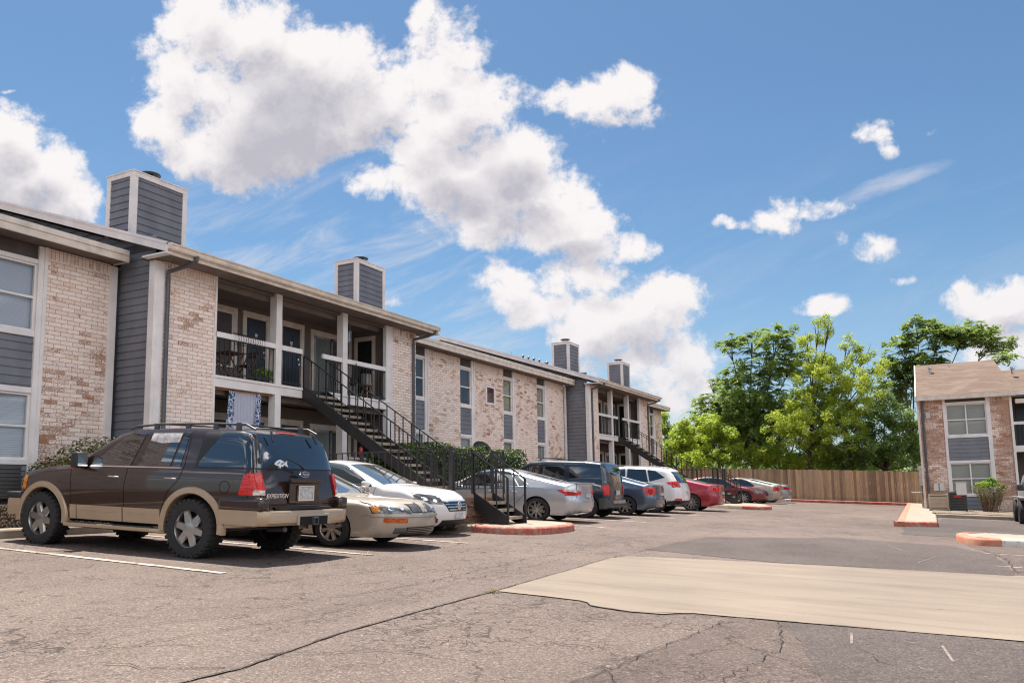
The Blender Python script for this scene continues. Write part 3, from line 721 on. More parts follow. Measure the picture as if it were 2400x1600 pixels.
# roofs -------------------------------------------------------
def slab_roof(y0,y1,xe,ze,name='roof',ridge=-22.67):
    m=MB();zr=ze+.333*(xe-ridge);t=.05
    p=[(xe,y0,ze),(ridge,y0,zr),(ridge-(xe-ridge),y0,ze),(ridge-(xe-ridge),y0,ze-t),(ridge,y0,zr-t),(xe,y0,ze-t)]
    m.prism(p,(0,y1-y0,0));return bb(m,name,M['shingle'])
slab_roof(11.38,21.75,-13.88,5.29);slab_roof(35.8,45.4,-13.88,5.29)
slab_roof(1.5,11.4,-15.2,5.32);slab_roof(21.75,35.8,-15.2,5.32);slab_roof(45.4,51.8,-15.2,5.32)
for (y0,y1) in ((11.38,21.75),(35.8,45.4)):
    # soffit and eave fascia, gutter
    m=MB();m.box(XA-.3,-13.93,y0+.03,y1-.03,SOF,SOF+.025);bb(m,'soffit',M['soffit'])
    m=MB();m.box(-13.93,-13.90,y0,y1,SOF-.02,5.235);bb(m,'fascia',M['trimw'])
    m=MB()
    pr=[(0,-.13),(.07,-.13),(.09,-.10),(.095,-.05),(.125,-.02),(.125,0),(.11,0),(.10,-.02),(.08,-.045),(.07,-.115),(0,-.115)]
    m.prism([(-13.898+a,y0-.01,5.275+b) for a,b in pr],(0,y1-y0+.02,0))
    m.box(-13.898,-13.775,y0-.013,y0-.002,5.15,5.28);m.box(-13.898,-13.775,y1+.002,y1+.013,5.15,5.28)
    bb(m,'gutter',M['trimw'])
    # rake boards both ends
    for yy,s in ((y0-.045,1),(y1+.005,1)):
        m=MB();zr=5.29+.333*(22.67-13.88)
        for (o0,o1,h0,h1) in ((0,.035,-.20,.0),(-.015,.04,-.045,.015)):
            a=[(-13.88,yy+o0,5.29+h0),(-13.88,yy+o0,5.29+h1),(-22.67,yy+o0,zr+h1),(-22.67,yy+o0,zr+h0)]
            m.prism(a,(0,o1-o0,0))
            a=[(-22.67,yy+o0,zr+h0),(-22.67,yy+o0,zr+h1),(-31.4,yy+o0,5.29+h1),(-31.4,yy+o0,5.29+h0)]
            m.prism(a,(0,o1-o0,0))
        # boxed eave return
        m.box(-14.62,-13.885,yy,yy+.16,SOF-.015,5.1)
        bb(m,'rake_board',M['trim'])
for (y0,y1) in ((1.5,11.45),(21.5,35.95),(45.3,51.8)):
    m=MB();m.box(XB-.1,-15.2,y0,y1-.02,SOF+.02,SOF+.04);bb(m,'soffit',M['soffit'])
    m=MB();m.box(-15.22,-15.185,y0,y1,SOF-.01,5.30);m.box(-15.185,-15.165,y0,y1,5.215,5.325);bb(m,'fascia',M['trimw'])
for yy in (11.45,35.95,51.8): m=MB();m.box(-15.7,-15.19,yy,yy+.02,SOF-.01,5.28);bb(m,'fascia',M['trimw'])
# window columns ------------------------------------------------
def pane_window(parent_mb_name,x,y0,y1,z0,z1,blind,rail=True,mull=None,axis='x',sg=1,par=None,dark_lower=False,bprnt=None):
    """double-hung window in plane axis=x (or y); returns frame object with glass/blind sub-parts"""
    m=MB();f=.045
    def bx(mb,d0,d1,a0,a1,c0,c1):
        if axis=='x': mb.box(x+sg*d0,x+sg*d1,a0,a1,c0,c1)
        else: mb.box(a0,a1,x+sg*d0,x+sg*d1,c0,c1)
    bx(m,-.06,.0,y0,y0+f,z0,z1);bx(m,-.06,.0,y1-f,y1,z0,z1);bx(m,-.06,0,y0+f,y1-f,z0,z0+f);bx(m,-.06,0,y0+f,y1-f,z1-f,z1)
    zm=z0+(z1-z0)*.5
    if rail: bx(m,-.05,-.005,y0+f,y1-f,zm-.022,zm+.022)
    if mull: 
        for q in mull: bx(m,-.05,-.003,q-.025,q+.025,z0+f,z1-f)
    o=bb(m,'window',M['trim'],bprnt)
    g=MB();xx=x+sg*-.03;q=[(y0+f,z0+f),(y1-f,z0+f),(y1-f,z1-f),(y0+f,z1-f)];g.add([(xx,a,b) if axis=='x' else (a,xx,b) for a,b in q],[(0,1,2,3)]);g.build('pane',M['glass'],o)
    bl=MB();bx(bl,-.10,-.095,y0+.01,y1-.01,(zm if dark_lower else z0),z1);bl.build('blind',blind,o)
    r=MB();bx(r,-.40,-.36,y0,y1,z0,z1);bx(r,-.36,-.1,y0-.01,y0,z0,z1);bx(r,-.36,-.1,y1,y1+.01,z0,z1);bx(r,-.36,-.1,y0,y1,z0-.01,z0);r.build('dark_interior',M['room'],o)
    return o
def column(y0,y1,wide,bl_hi,bl_lo,trimR=.19,trimL=.0,ac=False,dark=(False,False),bay=False):
    x=XB-.04
    m=MB()
    for (a,b) in ((4.71,4.80),(3.22,3.33),(2.10,2.21),(.70,.80)): m.box(x-.02,x+.035,y0,y1,a,b)
    if trimL: m.box(x-.02,x+.05,y0-trimL,y0,-.62,SOF)
    m.box(x-.02,x+.052,y1,y1+trimR-.05,-.62,SOF);m.box(x-.02,x+.075,y1+trimR-.07,y1+trimR,-.62,SOF)
    bb(m,'window_trim',M['trim'],bevel=.004)
    m=MB();m.box(x-.1,x,y0,y1,4.80,SOF);bb(m,'frieze_panel',M['darkfascia'])
    m=MB();m.box(x-.1,x-.01,y0,y1,2.21,3.22);siding_mb(m,'x',x-.012,y0,y1,2.21,3.22,1,z_origin=.08);bb(m,'siding_panel',M['siding'])
    mull=None
    pane_window('',x,y0,y1,3.33,4.71,bl_hi,mull=mull,dark_lower=dark[0]);pane_window('',x,y0,y1,.80,2.10,bl_lo,mull=mull,dark_lower=dark[1])
    m=MB();m.box(x-.1,x-.01,y0,y1,-.62,.70);siding_mb(m,'x',x-.012,y0,y1,-.62,.70,1,z_origin=.08);bb(m,'siding_panel',M['siding'])
column(7.7,9.80,True,M['blind'],M['blind'],trimR=.18,trimL=.15)
column(5.15,7.4,True,M['blind'],M['blind'],trimR=.15,trimL=.15)
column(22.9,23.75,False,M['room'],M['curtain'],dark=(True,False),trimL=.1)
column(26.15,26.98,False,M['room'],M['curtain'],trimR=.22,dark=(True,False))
column(29.6,30.42,False,M['blindtan'],M['blindtan'],trimR=.21)
column(32.8,33.62,False,M['blindtan'],M['curtain'],trimR=.23)
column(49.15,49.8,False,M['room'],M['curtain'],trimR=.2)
m=MB();m.box(XB-.12,XB-.02,21.42,22.9,-.6,SOF);bb(m,'brick_wall',M['brickw'])
# small bathroom window
m=MB()
for a in ((28.08,28.17,3.5,4.26),(28.76,28.85,3.5,4.26),(28.17,28.76,3.5,3.58),(28.17,28.76,4.18,4.26)): m.box(XB-.03,XB+.03,*a)
ow=bb(m,'window',M['trim']);g=MB();g.add([(XB+.012,28.17,3.58),(XB+.012,28.76,3.58),(XB+.012,28.76,4.18),(XB+.012,28.17,4.18)],[(0,1,2,3)]);g.build('pane',M['glass'],ow)
g=MB();g.box(XB+.0005,XB+.003,28.17,28.76,3.58,4.18);g.build('red_curtain',simple('maroon_cloth',(.16,.015,.02),.8,var=.5,scale=9,stretch=(1,5,.5)),ow)
# porch bays ---------------------------------------------------
XP=XA-1.5
def casing(mb,x,y0,y1,z0,z1,w=.12,sg=1,axis='x',d=.04):
    def bx(d0,d1,a0,a1,c0,c1):
        if axis=='x': mb.box(x+sg*d0,x+sg*d1,a0,a1,c0,c1)
        else: mb.box(a0,a1,x+sg*d0,x+sg*d1,c0,c1)
    bx(0,d,y0-w,y0,z0,z1+w);bx(0,d,y1,y1+w,z0,z1+w);bx(0,d,y0,y1,z1,z1+w)
    bx(0,d*.5,y0,y0+.025,z0,z1);bx(0,d*.5,y1-.025,y1,z0,z1);bx(0,d*.5,y0,y1,z1-.025,z1)
def door(x,y0,y1,z0,num=True):
    m=MB();z1=z0+2.0
    casing(m,x,y0,y1,z0,z1,.13);o=bb(m,'door',M['trimw'])
    d=MB();d.box(x-.02,x+.004,y0+.025,y1-.025,z0,z1-.025)
    # raised panels
    for a,b in ((.12,.85),(1.0,1.75)):
        for c0,c1 in ((.10,.36),(.44,.70)): d.box(x+.004,x+.010,y0+c0,y0+min(c1,y1-y0-.08),z0+a,z0+b)
    d.build('door_leaf',M['navy'],o)
    h=MB();h.tube([(x+.01,y1-.1,z0+.95),(x+.06,y1-.1,z0+.95)],.025,8);h.tube([(x+.01,y1-.1,z0+1.1),(x+.03,y1-.1,z0+1.1)],.025,8);h.build('handle',M['chrome'],o)
    if num:
        n=MB();n.box(x+.010,x+.016,(y0+y1)/2-.05,(y0+y1)/2+.05,z0+1.5,z0+1.58);n.box(x+.010,x+.016,(y0+y1)/2-.03,(y0+y1)/2+.03,z0+1.44,z0+1.49);n.build('number_plate',M['whiteplastic'],o)
    return o
def porch(y0,y1,s,detail=True):
    """y0..y1 opening; s maps bay-1 porch coordinates to this bay"""
    def Y(v): return y0+(v-13.25)*(y1-y0)/(20.05-13.25)
    for lvl,z0 in enumerate((0,F2)):
        top=SOF-.06 if lvl else F2-.27
        m=MB()
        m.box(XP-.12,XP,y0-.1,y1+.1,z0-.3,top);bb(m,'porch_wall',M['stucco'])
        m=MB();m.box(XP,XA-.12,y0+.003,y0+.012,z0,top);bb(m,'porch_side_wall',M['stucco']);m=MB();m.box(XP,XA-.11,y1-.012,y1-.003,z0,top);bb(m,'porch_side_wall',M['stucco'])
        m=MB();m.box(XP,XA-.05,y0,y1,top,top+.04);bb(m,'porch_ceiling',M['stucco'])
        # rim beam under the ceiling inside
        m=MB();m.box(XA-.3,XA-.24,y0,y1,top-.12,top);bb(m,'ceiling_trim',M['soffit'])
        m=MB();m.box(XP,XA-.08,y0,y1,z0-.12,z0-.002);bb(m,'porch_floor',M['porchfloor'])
        # window, doors, sliding door on rear wall
        wl=bb(MB().box(XP,XP+.001,Y(14.1),Y(14.11),z0+2.02,z0+2.021),'window_trim',M['trimw'])
        m=MB();casing(m,XP,Y(14.0),Y(15.2),z0+.55,z0+2.0,.13);bb(m,'window_trim',M['trimw'])
        pane_window('',XP+.03,Y(14.0),Y(15.2),z0+.55,z0+2.0,M['curtain'] if lvl else M['blindtan'],rail=False)
        door(XP,Y(15.65),Y(16.40),z0);door(XP,Y(17.0),Y(17.75),z0)
        m=MB();casing(m,XP,Y(18.3),Y(19.9),z0+.02,z0+1.95,.13);o=bb(m,'sliding_door',M['trimw'])
        a,b=Y(18.3),Y(19.9);mid=(a+b)/2
        f=MB()
        for (q0,q1,dx) in ((a+.03,mid+.03,.0),(mid-.03,b-.03,.03)):
            f.box(XP+dx,XP+dx+.025,q0,q0+.05,z0+.04,z0+1.92);f.box(XP+dx,XP+dx+.025,q1-.05,q1,z0+.04,z0+1.92);f.box(XP+dx,XP+dx+.025,q0,q1,z0+.04,z0+.1);f.box(XP+dx,XP+dx+.025,q0,q1,z0+1.86,z0+1.92)
        f.build('frame',M['galv'],o);gg=MB();gg.add([(XP+.01,a+.05,z0+.08),(XP+.01,b-.05,z0+.08),(XP+.01,b-.05,z0+1.9),(XP+.01,a+.05,z0+1.9)],[(0,1,2,3)]);gg.build('pane',M['glass'],o)
        gg=MB();gg.box(XP+.001,XP+.004,a+.03,a+.03+(b-a)*.45,z0+.05,z0+1.92);gg.build('drape',M['curtain'],o)
        # closet door on far side wall, facing the camera side
        if True:
            xx0,xx1=-15.72,-15.17
            m=MB();casing(m,y1,xx0,xx1,z0,z0+1.97,.12,sg=-1,axis='y');o=bb(m,'closet_door',M['trimw'])
            d=MB();d.box(xx0,xx1,y1-.022,y1-.014,z0,z0+1.95);d.build('door_leaf',P['well'],o)
        # floor edge band
        if lvl:
            e=Y(16.16)
            s2=Y(17.1)
            for q0,q1 in ((y0-.0,e),(s2,y1)):
                m=MB();m.box(XA-.08,XA+.03,q0,q1,F2-.25,F2-.052);m.box(XA-.08,XA+.055,q0,q1,F2-.05,F2+.012);bb(m,'balcony_edge_band',M['trim'],bevel=.004)
            m=MB();m.box(XA-.08,XA+.0,e,s2,F2-.27,F2-.0);bb(m,'balcony_edge_band',M['iron'])
            for q0,q1 in ((y0,Y(15.18)),(Y(15.39),e),(Y(16.98),Y(17.78)),(Y(17.97),Y(19.8))): m=MB();m.box(XA-.05,XA+.02,q0,q1,F2+.905,F2+1.03);bb(m,'balcony_top_rail',M['trim'],bevel=.004)
            for q0,q1 in ((y0,Y(15.18)),(Y(15.39),e),(Y(17.1),Y(17.78)),(Y(17.97),Y(19.8))):
                r=MB()
                n=max(2,int(round((q1-q0)/.15)))
                for k in range(n+1):
                    yy=q0+.04+(q1-q0-.08)*k/n;r.box(XA-.025,XA-.008,yy-.0085,yy+.0085,F2+.03,F2+.905)
                r.box(XA-.028,XA-.006,q0,q1,F2+.09,F2+.115);r.box(XA-.028,XA-.006,q0,q1,F2+.875,F2+.9)
                bb(r,'balcony_railing',M['iron'])
        # posts
        m=MB();zt=SOF-.0 if lvl else F2-.25;zb=F2+.012 if lvl else -.1
        for q in (15.18,17.78): m=MB();m.box(XA-.19,XA+.035,Y(q),Y(q+.2),zb,zt);bb(m,'porch_post',M['trim'],bevel=.006)
        m=MB();m.box(XA-.1,XA+.03,y1-.24,y1-.004,zb,zt);bb(m,'corner_trim',M['trim'],bevel=.006)
        m=MB();m.box(XA-.1,XA+.02,y0+.002,y0+.03,zb,zt);bb(m,'corner_trim',M['trim'])
    # pier corner boards
    m=MB();m.box(XA-.02,XA+.025,y0-.028,y0+.0015,-.6,SOF);bb(m,'corner_trim',M['trim'])
    m=MB();m.box(XA-.02,XA+.033,y1-.0,y1+.07,-.6,SOF);bb(m,'corner_trim',M['trim'])
    # low patio wall cap seen through the stairs
    m=MB();m.box(XA-.12,XA-.02,Y(17.97),Y(19.8),.55,1.0);m.box(XA-.14,XA+.02,Y(17.97),Y(19.8),1.0,1.06);bb(m,'patio_half_wall',M['trim'])
    m=MB();m.box(XA-.12,XA-.02,y0+.03,Y(15.18),.5,.62);bb(m,'patio_rail',M['trim'])
porch(13.25,20.05,0);porch(37.15,43.6,1)
# downspouts
def spout(y,dy):
    m=MB();x=XA+.06
    m.tube([(-13.84,y+dy,5.16),(-13.84,y+dy,5.08),(-14.05,y+dy*.75,4.98),(x,y,4.86),(x,y,4.7),(x,y,-.3)],.045,8)
    bb(m,'downspout',M['downspout'],smooth=True)
spout(11.88,.22);spout(21.22,.35);spout(36.3,.15);spout(44.85,.3)
# chimneys
def chimney(y0,y1,x1=-15.5,x0=-16.4,zt=7.3):
    zb=5.5
    m=MB();m.box(x0+.02,x1-.02,y0+.02,y1-.02,zb,zt-.02)
    siding_mb(m,'x',x1-.02,y0+.03,y1-.03,zb,zt-.1,1);siding_mb(m,'y',y0+.02,x0+.03,x1-.03,zb,zt-.1,-1);siding_mb(m,'y',y1-.02,x0+.03,x1-.03,zb,zt-.1,1)
    o=bb(m,'chimney',M['siding'])
    t=MB();w=.11
    for (a,b) in ((x1,y0),(x1,y1),(x0,y0),(x0,y1)):
        sx=-1 if a==x1 else 1;sy=1 if b==y0 else -1
        t.box(a-sx*.014,a+sx*w,b-sy*.014,b+sy*.03,zb,zt-.1);t.box(a-sx*.014,a+sx*.03,b+sy*.03,b+sy*w,zb,zt-.1)
    t.box(x0-.018,x1+.018,y0-.018,y1+.018,zt-.12,zt-.01);t.box(x0-.035,x1+.035,y0-.035,y1+.035,zt-.01,zt+.015)
    t.build('chimney_trim',M['trim'],o)
    f=MB();c=((x0+x1)/2-.02,(y0+y1)/2+.05,zt+.015)
    f.lathe([(.001,0),(.15,0),(.15,.17),(.13,.17),(.13,.02)],c,n=24,mi=0);f.lathe([(.001,.21),(.235,.21),(.24,.225),(.235,.24),(.001,.26)],c,n=28,mi=1)
    for a_ in (0,1.57,3.14,4.71): f.box(c[0]+.13*math.cos(a_)-.01,c[0]+.13*math.cos(a_)+.01,c[1]+.13*math.sin(a_)-.01,c[1]+.13*math.sin(a_)+.01,c[2]+.15,c[2]+.22)
    f.build('flue_cap',[M['galv'],M['flueblack']],o,smooth=True)
    return o
chimney(11.82,13.28,x1=-15.62,x0=-16.5,zt=7.37);chimney(19.8,21.24,x1=-15.6,x0=-16.45,zt=7.33);chimney(36.3,37.6,x1=-15.6,x0=-16.5,zt=7.30);chimney(43.7,44.95,zt=7.28)
# roof vents on the second gable
for i,x in enumerate((-18.15,-17.85,-17.55,-17.25)):
    z=rakez(x)+.02;m=MB();m.tube([(x,36.4,z-.05),(x,36.4,z+.16)],.045,10);m.lathe([(.001,.2),(.075,.14),(.085,.13),(.04,.15),(.04,.16)],(x,36.4,z),n=12);bb(m,'roof_vent',M['iron'],smooth=True)
for i,(x,y) in enumerate(((-18.6,40.2),(-18.2,40.4),(-17.85,40.6))):
    z=rakez(x)+.02;m=MB();m.tube([(x,y,z-.05),(x,y,z+.2)],.06,10);m.lathe([(.001,.26),(.12,.19),(.13,.17),(.05,.2)],(x,y,z),n=12);bb(m,'roof_vent',M['iron'],smooth=True)
m=MB();m.tube([(-18.75,36.3,rakez(-18.75)),(-18.75,36.3,rakez(-18.75)+.22)],.012,6);bb(m,'vent_pipe',M['galv'])
# rear body so the block is solid
m=MB();m.box(-29,XB-.5,2.2,51.35,-.6,SOF);bb(m,'rear_wall',M['brick'])
# porch ground lights etc: orange curtain rail under balcony, fire extinguisher
# ------------------------------------------------------------ wall air conditioner under left window
t=empty('wall_air_conditioner',(XB+.0,8.9,.05),label='dark louvred air conditioner under the lower window beside the worn brick panel',cat='air conditioner')
m=MB();m.box(-.05,.28,-.62,.62,0,.62);m.build('case',M['acgrey'],t,bevel=.01)
m=MB()
for k in range(8): m.bar((.285,-.58,.06+k*.072),(.285,.58,.06+k*.072),.03,.022)
m.build('louvre',M['downspout'],t)
# ------------------------------------------------------------ sleeper retaining walls
def sleepers(y0,y1,x=-12.72,label='',n=2,zt=-.05,first=True):
    t=empty('retaining_wall',(x,(y0+y1)/2,-.5),label=label,cat='retaining wall',group='sleeper walls behind the kerb')
    r_=random.Random(int(y0*10))
    for k in range(n):
        y=y0
        while y<y1-.2:
            e=min(y1,y+r_.uniform(1.9,2.4));m=MB();o=r_.uniform(-.012,.012)
            m.box(x-.2+o,x+o,y+.006,e-.006,zt-(k+1)*.215+.006,zt-k*.215);m.build('sleeper',M['timber'],t,world=True,bevel=.012);y=e
    return t
sleepers(0.2,13.6,label='two course timber sleeper wall behind the kerb in front of the brown four wheel drive')
sleepers(17.35,34.6,label='two course timber sleeper wall behind the kerb between the two raised walkways')
sleepers(37.4,52,label='two course timber sleeper wall behind the kerb nearest the board fence')
# raised walkways on sleepers with railings ---------------------
def walkway(y0,y1,y2,x0,label,wl,rl):
    """pad top z=0 from XA to x0, y0..y1; broader y0..y2 near the building"""
    m=MB();m.box(XA+.1,x0,y0,y1,-.09,0);m.box(XA+.1,-10.25,y1,y2,-.09,-.003)
    o=m.build('pavement',M['walkconc'],kind='structure')
    t=empty('retaining_wall',(x0,(y0+y1)/2,-.6),label=wl,cat='retaining wall',group='sleeper walls under the raised walkways')
    r_=random.Random(5);zt=-.09
    for k in range(3):
        h=.195;a=zt-(k+1)*h+.006;b=zt-k*h;e=.0 if k%2 else .16
        for (p0,p1) in ((y0+e,(y0+y1)/2+r_.uniform(-.1,.1)),):
            mm=MB();mm.box(x0-.2,x0+r_.uniform(-.01,.012),p0,p1-.005,a,b);mm.build('sleeper',M['timber'],t,world=True,bevel=.014)
            mm=MB();mm.box(x0-.2,x0+r_.uniform(-.01,.012),p1+.005,y1-.01,a,b);mm.build('sleeper',M['timber'],t,world=True,bevel=.014)
        x=x0-(.21 if not k%2 else .0)
        while x>-12.7:
            q=max(-12.72,x-2.1)
            for yy in (y0,y1-.2):
                mm=MB();mm.box(q+.006,x-.006,yy+r_.uniform(-.01,.01),yy+.2,a,b);mm.build('sleeper',M['timber'],t,world=True,bevel=.014)
            x=q
    # railing
    t=empty('iron_railing',(x0,(y0+y1)/2,0),label=rl,cat='railing',group='black railings round the raised walkways')
    return t
def railing_run(t,p,q,z0=0,h=.88,posts=True,step=.125,zq=None,mat=None):
    """balusters and rails from p to q (x,y)"""
    a=Vector((p[0],p[1],z0));b=Vector((q[0],q[1],z0 if zq is None else zq));L=(b-a).length;n=max(1,int(round(L/step)))
    m=MB();up_=Vector((0,0,1))
    m.bar(a+up_*h,b+up_*h,.035,.02);m.bar(a+up_*.1,b+up_*.1,.028,.016)
    m.build('rail',M['iron'],t,world=True)
    for k in range(1,n):
        c=a.lerp(b,k/n);mm=MB();mm.box(c.x-.008,c.x+.008,c.y-.008,c.y+.008,c.z+.1,c.z+h);mm.build('baluster',M['iron'],t,world=True)
def post(t,x,y,z0,z1,w=.04):
    m=MB();m.box(x-w/2,x+w/2,y-w/2,y+w/2,z0,z1);m.build('post',M['iron'],t,world=True)
rl1=walkway(13.64,15.88,17.32,-8.42,'','weathered brown sleeper wall under the first raised walkway behind the white sedan','black iron railing round the first raised walkway beside the clipped hedge')
railing_run(rl1,(-12.7,13.68),(-8.44,13.68),step=.16);post(rl1,-8.44,13.68,-.02,.92,.06)
railing_run(rl1,(-8.44,13.68),(-8.44,14.5));post(rl1,-8.44,14.5,-.02,.9)
railing_run(rl1,(-8.44,15.36),(-8.44,15.86));post(rl1,-8.44,15.36,-.02,.9,.05);post(rl1,-8.44,15.86,-.02,.9)
railing_run(rl1,(-10.3,15.84),(-8.44,15.84),step=.16);post(rl1,-10.3,15.84,0,.9);post(rl1,-10.6,13.68,0,.9,.05);post(rl1,-12.7,13.68,0,.9)
rl2=walkway(34.65,36.9,37.35,-8.42,'','weathered brown sleeper wall under the second raised walkway by the maroon sedan','black iron railing round the second raised walkway in front of the board fence')
railing_run(rl2,(-12.7,34.69),(-8.44,34.69),step=.17);post(rl2,-8.44,34.69,-.02,.9,.06)
railing_run(rl2,(-8.44,34.69),(-8.44,35.5));railing_run(rl2,(-8.44,36.4),(-8.44,36.88));railing_run(rl2,(-12.6,36.86),(-8.44,36.86),step=.17)
for y in (35.5,36.4,36.88): post(rl2,-8.44,y,-.02,.88,.05)
# stairs ---------------------------------------------------------
def stair(y0,y1,xt,zt,xb,zb,nst,label,group,sd=.26,rail_h=.86,treadmat=None,rails_ext=0,cat='staircase',hx0=.0):
    t=empty('iron_staircase',((xt+xb)/2,(y0+y1)/2,zb),label=label,cat=cat,group=group)
    dx=xb-xt;dz=zb-zt
    for yy in (y0,y1):
        m=MB();p=[(xt-.02,yy,zt+.06),(xb,yy,zb+.16),(xb+.02,yy,zb+.13),(xb+.02,yy,zb),(xb-.22,yy,zb),(xt-.02,yy,zt-sd)]
        m.prism([(a,yy-.02,c) for a,_,c in p],(0,.04,0));m.build('stringer',M['iron'],t,world=True)
        off=.0
        a=Vector((xt+hx0,yy,zt+rail_h));b=Vector((xb,yy,zb+.16+rail_h-.08))
        m=MB();m.bar(a,b,.03,.025);m.build('handrail',M['iron'],t,world=True)
        n=max(3,int(round((xb-xt)/.25)))
        for k in range(n+1):
            u=k/n;x=xt+dx*u;z=zt+.06+(zb+.1-zt)*u
            top=a.z+(b.z-a.z)*(x-a.x)/(b.x-a.x) if x>a.x else a.z
            w=.011 if 0<k<n else .019
            m=MB();m.box(x-w,x+w,yy-w,yy+w,(z-.1 if k<n else zb-.0),top);m.build('baluster',M['iron'],t,world=True)
    for k in range(nst):
        u=(k+1)/(nst+1);x=xt+dx*u;z=zt+dz*u
        m=MB();m.box(x-.15,x+.13,y0+.025,y1-.025,z-.05,z);m.box(x+.10,x+.135,y0+.025,y1-.025,z-.06,z+.003)
        m.build('tread',treadmat or M['tread'],t,world=True)
    return t
stair(16.2,17.08,-14.46,F2,-10.45,0,14,'long black iron staircase climbing to the first upper porch','outside staircases')
stair(39.83,40.6,-14.46,F2,-10.45,0,14,'far black iron staircase climbing to the second upper porch','outside staircases')
stair(14.54,15.32,-8.42,-.02,-7.65,gz(-7.65)+.14,3,'short iron steps from the first raised walkway down to the red kerbed island','short steps to the parking row',sd=.3,rail_h=.84)
stair(35.55,36.35,-8.42,-.02,-7.65,gz(-7.65)+.14,3,'short iron steps from the second raised walkway down to the small red kerbed island','short steps to the parking row',sd=.3,rail_h=.84)
# ------------------------------------------------------------ porch things
def fold_chair(x,y,rz,label):
    t=empty('folding_chair',(x,y,F2),(0,0,rz),label,'chair','folding chairs on the upper porch')
    for s in (-1,1):
        m=MB();m.bar((-.2,s*.19,0),(.17,s*.19,.46),.02,.03);m.build('leg',M['woodchair'],t)
        m=MB();m.bar((.2,s*.17,0),(-.22,s*.17,.82),.02,.03);m.build('leg',M['woodchair'],t)
    m=MB()
    for k in range(5): m.box(-.14+k*.075,-.085+k*.075,-.2,.2,.43,.45)
    m.build('seat',M['woodchair'],t)
    m=MB();m.bar((-.155,-.17,.70),(-.155,.17,.70),.015,.06);m.bar((-.19,-.17,.79),(-.19,.17,.79),.015,.06);m.build('backrest',M['woodchair'],t)
fold_chair(-15.0,13.62,R(90),'folding wooden chair at the brick pier end of the upper porch')
fold_chair(-15.0,14.75,R(-90),'folding wooden chair between the bistro table and the planter')
t=empty('bistro_table',(-15.0,14.2,F2),label='small wooden folding table between two chairs on the upper porch',cat='table')
m=MB();m.box(-.27,.27,-.27,.27,.68,.70);m.build('table_top',M['woodchair'],t)
for s in (-1,1):
    m=MB();m.bar((s*.2,-.24,0),(s*.2,.24,.68),.02,.03);m.build('leg',M['woodchair'],t);m=MB();m.bar((s*.18,.24,0),(s*.18,-.24,.68),.02,.03);m.build('leg',M['woodchair'],t)
t=empty('wire_rack',(XA+.07,14.2,F2+.93),label='curved black wire rack hung over the upper porch rail',cat='rack')
m=MB()
for k in range(12):
    y=-.42+k*.076;m.tube([(-.06,y,.13),(-.0,y+.02,.14),(.09,y+.03,.08),(.12,y+.03,-.02),(.06,y+.03,-.12),(-.02,y+.03,-.14)],.006,5)
m.tube([(-.06,-.42,.135),(-.06,.44,.135)],.008,6);m.tube([(.09,-.40,.08),(.09,.45,.08)],.007,6);m.tube([(.05,-.40,-.13),(.05,.45,-.13)],.007,6)
m.build('wire_frame',M['iron'],t)
def leaves(mb,c,r,n,size,r_,mi=0,up=.4,shell=.35,droop=0):
    """scatter leaf diamonds in an ellipsoid"""
    for _ in range(n):
        d=Vector((r_.gauss(0,1),r_.gauss(0,1),r_.gauss(0,1))).normalized();rr=(shell+(1-shell)*r_.random())**.6
        p=Vector((c[0]+d.x*r[0]*rr,c[1]+d.y*r[1]*rr,c[2]+d.z*r[2]*rr))
        nrm=(d*.6+Vector((r_.uniform(-1,1),r_.uniform(-1,1),r_.uniform(-.4,1)+up))).normalized()
        a=nrm.cross(Vector((r_.uniform(-1,1),r_.uniform(-1,1),r_.uniform(-1,1)))).normalized();b=nrm.cross(a)
        s=size*r_.uniform(.6,1.25);l=a*s;w=b*s*.42
        mb.add([p-l,p-w+l*.1,p+l,p+w+l*.1],[(0,1,2,3)],mi)
def potplant(name,x,y,z,label,r=.14,h=.16,n=160,sz=.05,rr=(.2,.26,.14),cat='potted plant',grp=None):
    t=empty(name,(x,y,z),label=label,cat=cat,group=grp)
    m=MB();m.lathe([(.001,0),(r*.75,0),(r,h),(r*1.06,h),(r*1.06,h-.02),(r*.9,h-.02),(.001,h-.03)],(0,0,0),n=16);m.build('pot',M['terracotta'],t,smooth=True)
    m=MB();leaves(m,(0,0,h+.1),rr,n,sz,random.Random(3));m.build('foliage',M['leafN'],t)
potplant('potted_plant',XA-.17,14.98,F2,'leafy green pot plant at the foot of the upper porch railing',n=260,rr=(.16,.3,.17))
t=empty('wind_chime',(XA-.35,18.55,SOF-.5),label='small silver wind chime hanging from the upper porch ceiling',cat='wind chime')
m=MB();m.tube([(0,0,.15),(0,0,.44)],.006,5);m.lathe([(.001,.15),(.05,.14),(.05,.12),(.001,.12)],(0,0,0),n=12);m.build('disc',M['galv'],t)
for k in range(5):
    a=k*1.256;m=MB();m.tube([(.035*math.cos(a),.035*math.sin(a),.12),(.035*math.cos(a),.035*math.sin(a),-.12-.02*k)],.008,6);m.build('chime_tube',M['chrome'],t)
def stool(x,y,label):
    t=empty('wooden_stool',(x,y,F2),label=label,cat='stool',group='things on the far end of the upper porch')
    m=MB();m.lathe([(.001,.42),(.17,.42),(.17,.46),(.001,.46)],(0,0,0),n=18);m.build('seat',M['woodchair'],t,smooth=True,angle=30)
    for k in range(4):
        a=k*1.57+.78;m=MB();m.tube([(.1*math.cos(a),.1*math.sin(a),.42),(.19*math.cos(a),.19*math.sin(a),0)],.016,7);m.build('leg',simple('light_wood',(.42,.24,.13),.6) if 'lwood' not in M else M['lwood'],t)
M['lwood']=simple('light_wood',(.42,.24,.13),.6)
stool(-14.85,19.35,'light wooden stool in the railed corner beside the open closet door')
